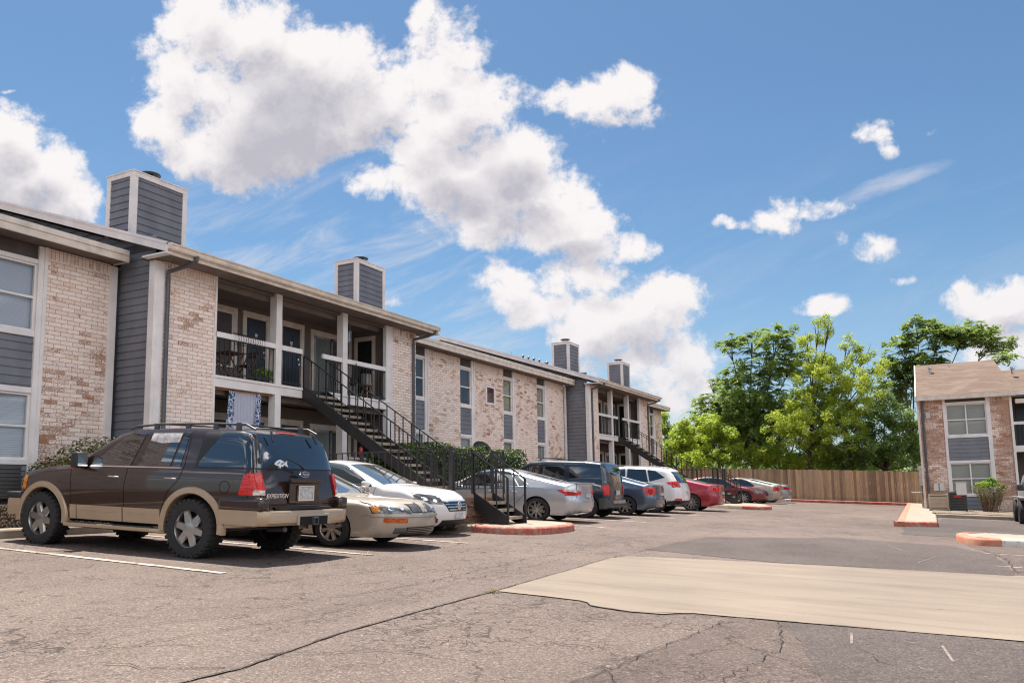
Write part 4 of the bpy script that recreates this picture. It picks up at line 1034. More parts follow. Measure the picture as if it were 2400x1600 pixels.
t=empty('folded_cloth',(-14.85,19.35,F2+.465),label='pale folded cloth and dark cup on the wooden stool',cat='cloth')
m=MB();m.box(-.12,.1,-.13,.12,0,.05);m.box(-.11,.09,-.12,.11,.05,.34);m.build('cloth',M['curtain'],t,bevel=.02)
m=MB();m.lathe([(.001,.34),(.05,.34),(.055,.5),(.04,.5),(.04,.36),(.001,.36)],(0,0,0),n=12);m.build('cup',P['well'] if 'well' in P else M['black'],t,smooth=True)
t=empty('patio_chair',(-14.95,18.45,F2),(0,0,R(200)),'dark reclining patio chair behind the second railing section','chair')
m=MB();m.box(-.25,.25,-.25,.25,.38,.42);m.build('seat',M['black'],t,bevel=.01);m=MB();m.bar((-.25,0,.4),(-.42,0,.95),.5,.03);m.build('backrest',M['black'],t)
for a in (-.22,.22):
    for b in (-.22,.22): m=MB();m.box(a-.015,a+.015,b-.015,b+.015,0,.38);m.build('leg',M['galv'],t)
# shower curtain hung under the balcony
def curtainmat(name,pat):
    m,N,b=newmat(name);setb(b,rough=.8)
    if pat:
        p=N.n('ShaderNodeNewGeometry').outputs['Position'];s=N.n('ShaderNodeSeparateXYZ',{0:p})
        v=N.n('ShaderNodeCombineXYZ',{0:s.outputs[1],1:s.outputs[2]}).outputs[0]
        vo=N.n('ShaderNodeTexVoronoi',{'Vector':v,'Scale':9},feature='DISTANCE_TO_EDGE');f=N.noise(v,16,3,.6)
        c=N.mix(N.smooth(vo.outputs[0],.03,.09),(.62,.64,.72),(.025,.055,.14));c=N.mix(N.smooth(f,.52,.6),c,(.30,.38,.55))
        N.t.links.new(c,b.inputs['Base Color'])
    else: setb(b,col=(.42,.43,.52))
    return m
def drape(mb,y0,y1,z0,z1,x,amp,waves,y0b=None,y1b=None):
    n=60;k=14;vs=[];fs=[]
    for j in range(k+1):
        v=j/k;a=y0+((y0b or y0)-y0)*v;b=y1+((y1b or y1)-y1)*v
        for i in range(n+1):
            u=i/n;vs.append((x+amp*math.sin(u*waves*6.283+math.sin(v*2+u*5)*.6)*(.5+.5*v),a+(b-a)*u,z1+(z0-z1)*v))
    for j in range(k):
        for i in range(n): a=j*(n+1)+i;fs.append((a,a+n+1,a+n+2,a+1))
    mb.add(vs,fs)
t=empty('shower_curtain',(XA-.1,14.25,1.2),label='pale lilac shower curtain with blue patterned edges hung below the upper porch',cat='curtain')
m=MB();drape(m,13.85,14.72,.6,F2-.26,XA-.10,.025,9);m.build('curtain_cloth',curtainmat('lilac_sheer_cloth',False),t,world=True,smooth=True,angle=80)
cm=curtainmat('blue_patterned_cloth',True)
m=MB();drape(m,13.80,13.98,.6,F2-.235,XA-.075,.018,2,13.62,13.90);m.build('patterned_edge',cm,t,world=True,smooth=True,angle=80)
m=MB();drape(m,14.66,14.82,.6,F2-.235,XA-.075,.018,2,14.52,14.80);m.build('patterned_edge',cm,t,world=True,smooth=True,angle=80)
m=MB();m.tube([(XA-.09,13.27,F2-.275),(XA-.09,15.16,F2-.275)],.02,8);o=m.build('curtain_pole',simple('orange_wood_pole',(.55,.22,.05),.5));tag(o,'orange wooden pole carrying the shower curtain under the balcony edge','pole')
# fire extinguisher by the stairs
t=empty('fire_extinguisher',(XA+.03,18.6,1.06),label='red fire extinguisher on the white half wall behind the first staircase',cat='fire extinguisher')
m=MB();m.lathe([(.001,0),(.055,0),(.06,.03),(.06,.25),(.03,.3),(.015,.31),(.001,.31)],(0,0,0),n=16);m.build('cylinder',M['red'],t,smooth=True);m=MB();m.box(-.02,.07,-.015,.015,.31,.35);m.build('handle',M['black'],t)
# ------------------------------------------------------------ hedge, shrub, dish
r_=random.Random(11)
m=MB()
for k in range(15000):
    y=r_.uniform(18.1,25.4);x=r_.uniform(-13.9,-12.6);z=r_.uniform(-.05,1.36)
    if r_.random()<.6:
        c=r_.choice((0,1,2,2));
        if c==0:x=-12.6+r_.uniform(-.08,.09)
        elif c==1:y=(18.1 if r_.random()<.5 else 25.4)+r_.uniform(-.08,.08)
        else:z=1.36+r_.uniform(-.07,.07)+.05*math.sin(y*2.3)
    nrm=Vector((r_.uniform(-.3,1),r_.uniform(-1,.6),r_.uniform(0,1))).normalized();a=nrm.cross(Vector((r_.uniform(-1,1),r_.uniform(-1,1),r_.uniform(-1,1)))).normalized();b=nrm.cross(a);s=r_.uniform(.03,.06)
    p=Vector((x,y,z));m.add([p-a*s,p-b*s*.5,p+a*s,p+b*s*.5],[(0,1,2,3)])
t=empty('clipped_hedge',(-13.2,21.5,-.07),label='long clipped green hedge behind the first walkway railing',cat='hedge')
m.build('foliage',M['leafH'],t,world=True)
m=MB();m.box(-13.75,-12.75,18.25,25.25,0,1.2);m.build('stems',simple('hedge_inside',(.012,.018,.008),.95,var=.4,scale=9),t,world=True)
t=empty('flowering_shrub',(-14.9,10.6,-.07),label='low olive green shrub with tiny blossoms under the worn brick panel',cat='shrub')
m=MB();leaves(m,(-15.0,10.9,.66),(.6,1.0,.62),2600,.05,random.Random(4));leaves(m,(-14.85,9.95,.42),(.5,.7,.46),1500,.05,random.Random(5));leaves(m,(-14.95,11.8,.7),(.5,.7,.62),900,.05,random.Random(6))
m.build('foliage',M['leafS'],t,world=True)
m=MB();rr=random.Random(9)
for k in range(170):
    a=rr.uniform(-.9,1.2);p=Vector((-14.9+rr.uniform(-.45,.5),10.7+a,1.28-abs(a)*.35+rr.uniform(-.6,.05)));s=.016
    m.add([p+Vector((s,0,-s)),p+Vector((0,s,s)),p+Vector((-s,-s,s))],[(0,1,2)])
m.build('blossom',simple('pale_blossom',(.6,.45,.4),.8,var=0),t,world=True)
m=MB()
for k in range(14): m.tube([(-14.95,10.6+rr.uniform(-.3,.3),-.08),(-14.95+rr.uniform(-.3,.3),10.6+rr.uniform(-.8,.9),.6)],.012,5)
m.build('stem',M['twig'],t,world=True)
t=empty('satellite_dish',(-12.9,22.75,1.0),(0,0,R(-30)),'black satellite dish tilted skyward above the clipped hedge','satellite dish')
m=MB();m.lathe([(.001,0),(.12,.012),(.25,.045),(.33,.085),(.335,.09),(.33,.078),(.25,.035),(.12,.003),(.001,-.008)],(0,0,0),n=28)
m.xf(Matrix.Translation((0,0,.33))@Matrix.Rotation(R(58),4,'Y')@Matrix.Rotation(R(0),4,'X'));m.build('reflector',M['black'],t,smooth=True)
m=MB();m.tube([(-.05,0,.3),(-.05,0,-.9)],.025,8);m.tube([(.0,0,.2),(.36,.0,.42)],.012,6);m.build('mast',M['black'],t);m=MB();m.box(.33,.43,-.04,.04,.38,.46);m.build('receiver',M['black'],t,bevel=.01)
# ------------------------------------------------------------ right-hand building
YR=39.2;S_=YR/37.8
RB=empty('apartment_building',(2.0,YR,-1.0),label='smaller two storey apartment block with tan shingle roof and red brown brick beyond the driveway',cat='apartment building')
def rb(mb,name,mat,parent=None,**k): return mb.build(name,mat,parent or RB,world=True,**k)
def zr_(z): return z*S_
x0=-.55*S_
zE=3.66*S_;zs=zE-.14
def rbrick(a,b,z1=zs):
    m=MB();m.box(a,b,YR,YR+.25,-1.3,z1-.2);m.box(a,b,YR-.006,YR+.25,z1-.2,z1,1);return rb(m,'brick_wall',[M['brickr'],M['soldierr']])
w0,w1=.46*S_,1.90*S_
rbrick(x0,.37*S_);rbrick(2.04*S_,2.72*S_)
m=MB();m.box(x0-.001,x0+.2,YR+.002,YR+9,-1.3,zs);rb(m,'side_wall',M['brickr'])
m=MB();m.box(x0-.035,x0+.05,YR-.03,YR+.05,-1.15,zs);rb(m,'corner_trim',M['trimw'])
m=MB()
yt=YR-.03
for (a,b,c,d) in ((.365*S_,w0,-1.05,zs),(w1,2.045*S_,-1.05,zs),(w0,w1,3.27*S_,3.36*S_),(w0,w1,1.90*S_,2.0*S_),(w0,w1,.88*S_,.98*S_),(w0-.04,w1+.04,-.47*S_,-.38*S_)): m.box(a,b,yt,YR+.04,c,d)
rb(m,'window_trim',M['trim'],bevel=.004)
m=MB();m.box(w0,w1,YR+.01,YR+.1,3.36*S_,zs);rb(m,'frieze_panel',M['darkfascia'])
m=MB();m.box(w0,w1,YR+.02,YR+.1,.98*S_,1.9*S_);siding_mb(m,'y',YR+.02,w0,w1,.98*S_,1.9*S_,-1);rb(m,'siding_panel',M['siding'])
m=MB();m.box(w0,w1,YR+.02,YR+.1,-1.1,-.47*S_);siding_mb(m,'y',YR+.02,w0,w1,-1.1,-.47*S_,-1);rb(m,'siding_panel',M['siding'])
for (a,b) in ((2.0*S_,3.27*S_),(-.38*S_,.88*S_)):
    pane_window('',YR+.02,w0,w1,a,b,M['blindtan'],mull=[(w0+w1)/2],axis='y',sg=-1,bprnt=RB)
# porch recess at the right edge
xr=2.72*S_
m=MB();m.box(xr+.0,9,YR+1.4,YR+1.5,-1.2,zs);rb(m,'porch_wall',M['stucco'])
m=MB();m.box(xr,9,YR,YR+1.4,1.36,1.50);m.box(xr,9,YR,YR+1.4,zs-.1,zs);rb(m,'porch_floor',M['stucco'])
m=MB();m.box(xr,xr+.09,YR-.04,YR+.1,-1.1,zs);m.box(xr,9,YR-.03,YR+.05,1.3,1.56);m.box(xr,9,YR-.03,YR+.03,2.42,2.54);m.box(xr,9,YR-.05,YR+.05,zs-.02,zs+.12);rb(m,'porch_post',M['trim'])
m=MB();m.box(xr+.5,xr+1.4,YR+1.36,YR+1.395,-1.0,1.0);m.box(xr+.3,xr+1.6,YR+1.36,YR+1.395,1.6,3.3);rb(m,'door',M['navy'])
m=MB()
for k in range(30): m.box(xr+.15+k*.13,xr+.165+k*.13,YR-.005,YR+.012,1.56,2.42)
rb(m,'balcony_railing',M['iron'])
# roof: pitched toward the camera, slanting right edge
zR=zE+1.80;yRdg=YR+3.35
e=-.35;pts=[(x0-.04,YR+e,zE-.06),(2.93*S_,YR+e,zE-.06),(2.93*S_,YR+e+.02,zE-.02),(2.60*S_+.45,yRdg,zR),(x0-.04,yRdg,zR)]
m=MB();m.add([(x0-.04,YR+e,zE-.02),(2.93*S_,YR+e,zE-.02),(2.52*S_,yRdg,zR),(x0-.04,yRdg,zR),(x0-.04,YR+e,zE-.07),(2.93*S_,YR+e,zE-.07),(2.52*S_,yRdg,zR-.05),(x0-.04,yRdg,zR-.05),(x0-.04,yRdg+3.4,zE),(2.93*S_,yRdg+3.4,zE)],[(0,1,2,3),(4,7,6,5),(0,4,5,1),(1,5,6,2),(3,7,4,0),(3,2,9,8)]);rb(m,'roof',M['shingle'])
m=MB();m.box(x0-.06,2.93*S_+.02,YR+e-.035,YR+e,zE-.2,zE-.03);m.box(x0-.06,2.93*S_,YR+e,YR,zE-.19,zE-.17);rb(m,'fascia',M['trimw'])
m=MB()
m.prism([(x0-.07,YR+e-.03,zE-.2),(x0-.07,YR+e-.03,zE-.0),(x0-.07,yRdg,zR+.02),(x0-.07,yRdg,zR-.18)],(.05,0,0));rb(m,'rake_board',M['trimw'])
m=MB();zE2=3.25*S_
m.add([(2.9*S_,YR+.1,zE2+.1),(9,YR+.1,zE2+.1),(9,yRdg+.1,zR-.5),(2.5*S_,yRdg+.1,zR-.5),(2.9*S_,YR+.1,zE2),(9,YR+.1,zE2)],[(0,1,2,3),(0,4,5,1)]);rb(m,'roof',M['shingle'])
m=MB();m.box(2.93*S_,9,YR-.06,YR-.0,zE2-.08,zE2+.1);rb(m,'fascia',M['trimw'])
def rz(y): return zE-.02+(zR-zE+.02)*(y-YR-e)/(yRdg-YR-e)
for (x,y,r,h) in ((.02,YR+2.3,.085,.26),(3.25,YR+2.6,.085,.26)):
    m=MB();z=rz(y) if x<3 else rz(y)-.4;m.tube([(x,y,z-.02),(x,y,z+h)],r*.7,10);m.lathe([(.001,h+.05),(r,h+.04),(r*1.2,h-.05),(r*.8,h-.03),(r*.7,h-.1)],(x,y,z),n=14);rb(m,'roof_vent',M['galv'],smooth=True)
m=MB();m.tube([(.78,YR+2.95,rz(YR+2.95)),(.78,YR+2.95,rz(YR+2.95)+.2)],.02,7);rb(m,'vent_pipe',M['galv'])
m=MB();m.tube([(x0+.17,YR-.05,zs),(x0+.17,YR-.05,-1.0)],.05,8);m.tube([(x0+.17,YR-.25,zs+.02),(x0+.17,YR-.05,zs-.1)],.05,8);rb(m,'downspout',M['downspout'],smooth=True)
# electric meters, flood lamp, service pipes on the corner
for x in (-.10*S_,.11*S_):
    m=MB();m.box(x-.09,x+.09,YR-.09,YR,-.22,.02);m.prism([(x-.09,YR-.09,.02),(x+.09,YR-.09,.02),(x+.04,YR-.09,.1),(x-.04,YR-.09,.1)],(0,.088,0));rb(m,'meter_box',M['whiteplastic'])
m=MB();m.box(-.28,-.12,YR-.12,YR,2.95,3.1);m.box(-.27,-.13,YR-.16,YR-.12,2.85,2.97);rb(m,'wall_lamp',M['galv'])
m=MB();m.box(x0-.16,x0-.02,YR+.35,YR+.75,.0,.85);m.box(x0-.15,x0-.02,YR+.9,YR+1.2,-.1,.5);rb(m,'meter_box',M['galv'])
m=MB();m.tube([(x0-.09,YR+.5,0),(x0-.09,YR+.5,-1.05)],.045,8);m.tube([(x0-.12,YR+.3,-.3),(x0-.06,YR+.25,-1.05)],.03,8);m.tube([(x0-.5,YR+.3,-.28),(x0-.05,YR+.3,-.28)],.02,8);rb(m,'service_pipe',M['galv'],smooth=True)
# condensers
def condenser(x,y,w,h,mat,label,fin,badge=None):
    z=gz(x)+.16;t=empty('air_conditioner',(x,y,z),label=label,cat='air conditioner',group='condensers on the gravel bed')
    m=MB();m.box(-w/2+.02,w/2-.02,-w/2+.02,w/2-.02,.03,h);m.build('case',M['black'],t)
    m=MB();m.box(-w/2,w/2,-w/2,w/2,h,h+.05)
    for a in (-1,1):
        for b in (-1,1): m.box(a*w/2,a*(w/2-.05),b*w/2,b*(w/2-.05),0,h)
    m.box(-w/2,w/2,-w/2,w/2,0,.05);m.build('frame',mat,t,bevel=.01)
    n=9;m=MB()
    for k in range(n):
        zz=.08+k*(h-.1)/n
        m.box(-w/2-.005,w/2+.005,-w/2-.005,-w/2+.02,zz,zz+fin);m.box(-w/2-.005,-w/2+.02,-w/2+.02,w/2,zz,zz+fin)
    m.build('louvre',mat,t)
    m=MB();m.lathe([(.1,.055),(w*.42,.055),(w*.42,.075),(.1,.075)],(0,0,h),n=24);m.build('fan_grille',M['black'],t)
    if badge: m=MB();m.box(-.14,.12,-w/2-.012,-w/2-.006,h-.15,h-.07);m.build('badge',badge,t)
condenser(-.06,36.4,.68,.56,M['acbeige'],'beige louvred condenser beside the corner downspout on the gravel',.045)
condenser(.62,36.7,.62,.66,M['acgrey'],'dark grey louvred condenser with a red badge behind the white box',.03,M['red'])
t=empty('disconnect_box',(.75,35.6,gz(.75)+.16),label='white metal box on a thin black post before the dark condenser',cat='utility box')
m=MB();m.box(-.17,.17,-.05,.05,.62,1.06);m.box(-.19,.19,-.07,.06,1.06,1.09);m.box(-.15,.15,-.06,-.05,.82,.86);m.build('box',M['whiteplastic'],t,bevel=.008)
m=MB();m.box(.1,.14,-.02,.02,-.02,.9);m.build('post',M['iron'],t)
t=empty('tapered_shrub',(1.72,36.8,gz(1.7)+.16),label='vase shaped shrub with bare lower twigs and bright green top by the window',cat='shrub')
rr=random.Random(21);m=MB()
for k in range(230):
    a=rr.uniform(0,6.28);r1=rr.uniform(.02,.26);h=rr.uniform(.3,.98);r2=.2+.40*h*rr.uniform(.1,1.25)
    p=Vector((r1*math.cos(a),r1*math.sin(a),0));q=Vector((r2*math.cos(a+.3),r2*math.sin(a+.3),h));mid=p.lerp(q,.5)+Vector((rr.uniform(-.05,.05),rr.uniform(-.05,.05),.03))
    m.tube([p,mid,q],[.011,.008,.004],4)
m.build('twig',M['twig'],t)
m=MB()
for k in range(1500):
    h=rr.random()**.6;a=rr.uniform(0,6.28);r2=(.18+.42*h)*rr.uniform(.6,1.15);p=Vector((r2*math.cos(a),r2*math.sin(a),h))
    nn=Vector((rr.uniform(-1,1),rr.uniform(-1,1),rr.uniform(0,1))).normalized();u=nn.cross(Vector((0,.3,1))).normalized();v=nn.cross(u);s=rr.uniform(.02,.04);m.add([p-u*s,p-v*s*.6,p+u*s,p+v*s*.6],[(0,1,2,3)])
m.build('foliage',M['leafS'],t)
m=MB();leaves(m,(-.05,0,1.05),(.42,.40,.13),700,.05,rr);leaves(m,(.08,0,1.18),(.2,.2,.14),300,.05,rr);leaves(m,(.45,0,.95),(.12,.12,.12),120,.05,rr);m.build('new_leaves',M['leafN'],t)
# ------------------------------------------------------------ board fence
def fence(p,q,label,h=1.75):
    t=empty('board_fence',((p[0]+q[0])/2,(p[1]+q[1])/2,gz((p[0]+q[0])/2)),label=label,cat='fence')
    a=Vector((p[0],p[1],0));b=Vector((q[0],q[1],0));L=(b-a).length;d=(b-a).normalized();nn=Vector((-d.y,d.x,0))
    n=int(L/.145);m=MB();rr=random.Random(17)
    for k in range(n):
        c0=a+d*(k*.145+.003);c1=a+d*((k+1)*.145-.003);z=gz((c0.x+c1.x)/2)+.08;o=nn*rr.uniform(-.006,.006);hh=h+rr.uniform(-.02,.02)
        vs=[]
        for c in (c0,c1):
            for oo in (0,-.018): vs+=[tuple(c+o+nn*oo+Vector((0,0,z))),tuple(c+o+nn*oo+Vector((0,0,z+hh)))]
        m.add(vs,[(0,1,3,2),(4,6,7,5),(0,4,5,1),(2,3,7,6),(1,5,7,3),(0,2,6,4)])
    m.build('board_panel',M['fence'],t,world=True)
    k=0
    while k*2.4<L:
        c=a+d*(k*2.4)+nn*.08;z=gz(c.x);m=MB();m.box(c.x-.05,c.x+.05,c.y-.05,c.y+.05,z,z+h);m.build('post',M['fence'],t,world=True);k+=1
    m=MB()
    for zz in (.3,.9,1.5): m.bar(a+nn*.05+Vector((0,0,gz(a.x)+zz)),b+nn*.05+Vector((0,0,gz(b.x)+zz)),.04,.09)
    m.build('rail',M['fence'],t,world=True)
fence((-16.2,52.4),(-7.6,49.3),'weathered cedar board fence seen behind the iron railings and red cars')
fence((-7.6,49.3),(2.5,49.9),'tall weathered cedar board fence closing the end of the driveway')
# ------------------------------------------------------------ trees
def tree(name,base,Y,blobs,leaf,label,group,n=9000,size=.16,depth=1.5,seed=1,gb=-.7,compound=False,twigs=True,trunk=.16,lean=0):
    rr=random.Random(seed);t=empty(name,(base,Y,gb),label=label,cat='tree',group=group)
    m=MB();cx=base;top=max(b[1] for b in blobs)
    fork=Vector((base+lean,Y,gb+ (top-gb)*.28))
    m.tube([(base,Y,gb-.1),(base+lean*.4,Y+.05,gb+(fork.z-gb)*.5),tuple(fork)],[trunk*1.15,trunk*.9,trunk*.75],9)
    czt=gb+(top-gb)*.62
    vol=sum(b[2]*b[3]*max(b[2],b[3]) for b in blobs);lm=MB()
    for (bx,bz,rx,rz) in blobs:
        dy=rr.uniform(-1,1)*depth;c=Vector((bx,Y+dy,bz));ry=min(2.2,max(rx,rz))
        mid=fork.lerp(c,.5)+Vector((rr.uniform(-.3,.3),rr.uniform(-.3,.3),-.15));m.tube([fork,mid,c],[trunk*.5,trunk*.3,trunk*.12],6)
        for k in range(5):
            e=c+Vector((rr.uniform(-1,1)*rx,rr.uniform(-1,1)*ry,rr.uniform(-.3,1)*rz))*.9;q=c.lerp(e,.5)+Vector((0,0,-.05));m.tube([mid.lerp(c,.7),q,e],[trunk*.14,trunk*.09,trunk*.03],4)
        cnt=int(n*rx*rz*ry/vol)
        # clumps within blob
        nc=max(6,int(cnt/ (55 if not compound else 19)))
        for _ in range(nc):
            d=Vector((rr.gauss(0,1),rr.gauss(0,1),rr.gauss(0,1))).normalized();f=rr.random()**.45
            cc=Vector((c.x+d.x*rx*f,c.y+d.y*ry*f,c.z+d.z*rz*f))
            if compound and rr.random()<(.62 if cc.z>czt else .2):
                nf=9
                for k in range(nf):
                    a=rr.uniform(0,6.28);L=rr.uniform(.35,.6);dirv=Vector((math.cos(a),math.sin(a),rr.uniform(-.1,.5))).normalized()
                    for q in range(6):
                        u=(q+1)/6;p=cc+dirv*L*u+Vector((0,0,-.28*u*u*L*1.6));side=dirv.cross(Vector((0,0,1))).normalized()
                        for s in (-1,1):
                            tip=p+side*s*.20*(1.15-u*.6)+dirv*.05+Vector((0,0,-.05));w_=dirv*.05
                            lm.add([p-w_,p+w_,tip+w_*.3],[(0,1,2)])
            else:
                leaves(lm,cc,(.38,.38,.32),(105 if not compound else 50),size*(.8 if not compound else .85),rr,up=.5,shell=.1)
    m.build('trunk',M['bark'],t,world=True,smooth=True)
    lm.build('crown',leaf,t,world=True)
G_='trees beyond the board fence'
TR=[('tree',(-11.15,57),[(-12.1,9.8,1.1,0.8),(-10.7,10.1,1.3,0.9),(-8.8,9.9,1.6,0.9),(-8.1,8.3,1.6,1.5),(-10.0,8.2,1.5,1.2),(-11.8,7.8,1.5,1.1),(-12.9,7.1,1.2,0.8),(-13.3,5.8,1.6,1.1),(-11.6,5.7,2.0,1.4),(-9.9,6.2,1.7,1.6),(-10.8,4.2,2.2,1.5)],'leafA','tall dark feathery tree to the left of the bright yellow green one',11000,.15,1.5,1,True),
('tree',(-7.01,54),[(-6.9,9.3,.45,1.2),(-6.1,9.9,.4,.9),(-5.3,9.7,.5,1.0),(-4.4,8.6,.8,.9),(-3.4,8.1,.6,.8),(-2.8,7.3,.8,.6),(-6.6,7.8,1.3,1.2),(-5.2,6.9,2.0,1.5),(-6.8,5.6,2.1,1.7),(-4.6,5.0,2.0,1.7),(-5.9,3.5,2.5,1.5),(-7.9,3.8,1.7,1.5),(-3.3,6.0,1.3,1.2)],'leafB','bright yellow green tree with upright shoots in the middle of the row',23000,.105,1.1,2,False),
('tree',(-14.09,60),[(-12.4,6.0,1.5,1.2),(-14.6,7.9,0.9,0.6),(-15.4,5.9,1.0,.6),(-12.9,4.5,2.1,1.6),(-14.6,4.3,1.6,1.2),(-11.8,2.9,2.1,1.4)],'leafA','dark feathery tree behind the light green thicket',6500,.15,1.2,3,True),
('tree',(-1.45,66),[(-0.3,11.5,1.2,0.8),(0.8,10.6,1.6,0.9),(2.4,10.5,2.0,0.9),(3.9,9.6,1.5,0.7),(-1.5,10.4,1.4,0.8),(-2.4,9.0,1.3,1.0),(-1.0,8.6,1.5,1.2),(-2.2,6.8,1.3,1.3),(0.1,8.8,1.3,1.2),(4.6,8.9,1.0,0.5),(-3.1,7.6,.8,.6)],'leafA','tall spreading tree rising behind the shingle roof of the smaller block',9000,.16,1.6,4,True),
('tree',(-2.84,55),[(-3.5,3.7,1.3,1.2),(-2.0,4.1,1.2,1.1),(-1.7,2.5,1.2,1.3),(-3.1,2.1,1.7,1.2),(-4.6,2.1,1.5,1.2),(-1.0,3.5,0.8,1.2),(-2.6,5.3,.9,.8),(-.6,1.6,1.0,1.2)],'leafE','dense dark green tree at the corner of the smaller block',13000,.12,.9,5,False),
('tree',(-15.23,54),[(-13.9,3.9,1.6,1.3),(-12.5,3.2,1.4,1.4),(-15.1,3.0,1.7,1.1),(-13.4,2.0,1.9,1.1),(-16.2,2.4,1.2,1.2)],'leafF','light green thicket tree behind the far end of the long block',12000,.13,1.0,6,False),
('tree',(-18.4,62),[(-18.4,4.5,1.0,0.8),(-18.7,3.2,1.5,1.5),(-18.7,5.3,0.5,0.6),(-17.5,2.9,1.3,1.2),(-16.6,4.3,1.3,.8),(-15.6,3.2,1.4,1.0)],'leafF','light green tree peeping past the end of the long block',7000,.14,1.0,7,False),
('tree',(-8.56,55),[(-10.3,2.1,1.6,1.0),(-8.4,1.9,1.8,1.0),(-6.6,1.8,1.8,0.9),(-5.1,1.6,1.5,0.8)],'leafF','low bushy tree showing just above the middle of the fence',7500,.12,.5,8,False),
('tree',(-9.6,58.5),[(-9.4,4.3,1.9,1.7),(-8.0,4.8,1.9,1.6),(-10.6,3.4,1.7,1.6),(-6.6,2.6,2.0,1.5)],'leafE','dark green tree in the shade behind the bright tree',8000,.13,.8,9,False),
]
for (nm,(bx,by),bl,lf,lab,n,sz,dp,sd_,cmp) in TR:
    tree(nm,bx,by,bl,M[lf],lab,G_,n=n,size=sz,depth=dp,seed=sd_,compound=cmp)
# distant wood
m=MB();rr=random.Random(31)
for k in range(150):
    x=rr.uniform(-75,45);y=rr.uniform(80,96);leaves(m,(x,y,rr.uniform(.3,2.6)),(2.4,1.5,1.7),170,.42,rr)
m.build('distant_wood',M['leafE'],kind='stuff')
# weeds
for (x,y,n,lab) in ((-6.9,10.55,26,'dry weed tuft under the champagne sedan bumper'),(-3.86,6.98,30,'small yellow weed tuft at the concrete slab corner'),(-6.95,9.12,16,'small weed tuft on the parking line')):
    m=MB();rr=random.Random(n)
    for k in range(n):
        a=rr.uniform(0,6.28);L=rr.uniform(.04,.13);p=Vector((x+rr.uniform(-.05,.05),y+rr.uniform(-.05,.05),gz(x)));q=p+Vector((math.cos(a)*L,math.sin(a)*L,rr.uniform(.01,.07)));s=Vector((-math.sin(a),math.cos(a),0))*.005
        m.add([p-s,p+s,q],[(0,1,2)])
    o=m.build('weed_tuft',M['leafS'] if 'yellow' in lab or 'line' in lab else M['twig']);tag(o,lab,'weed',kind=None)
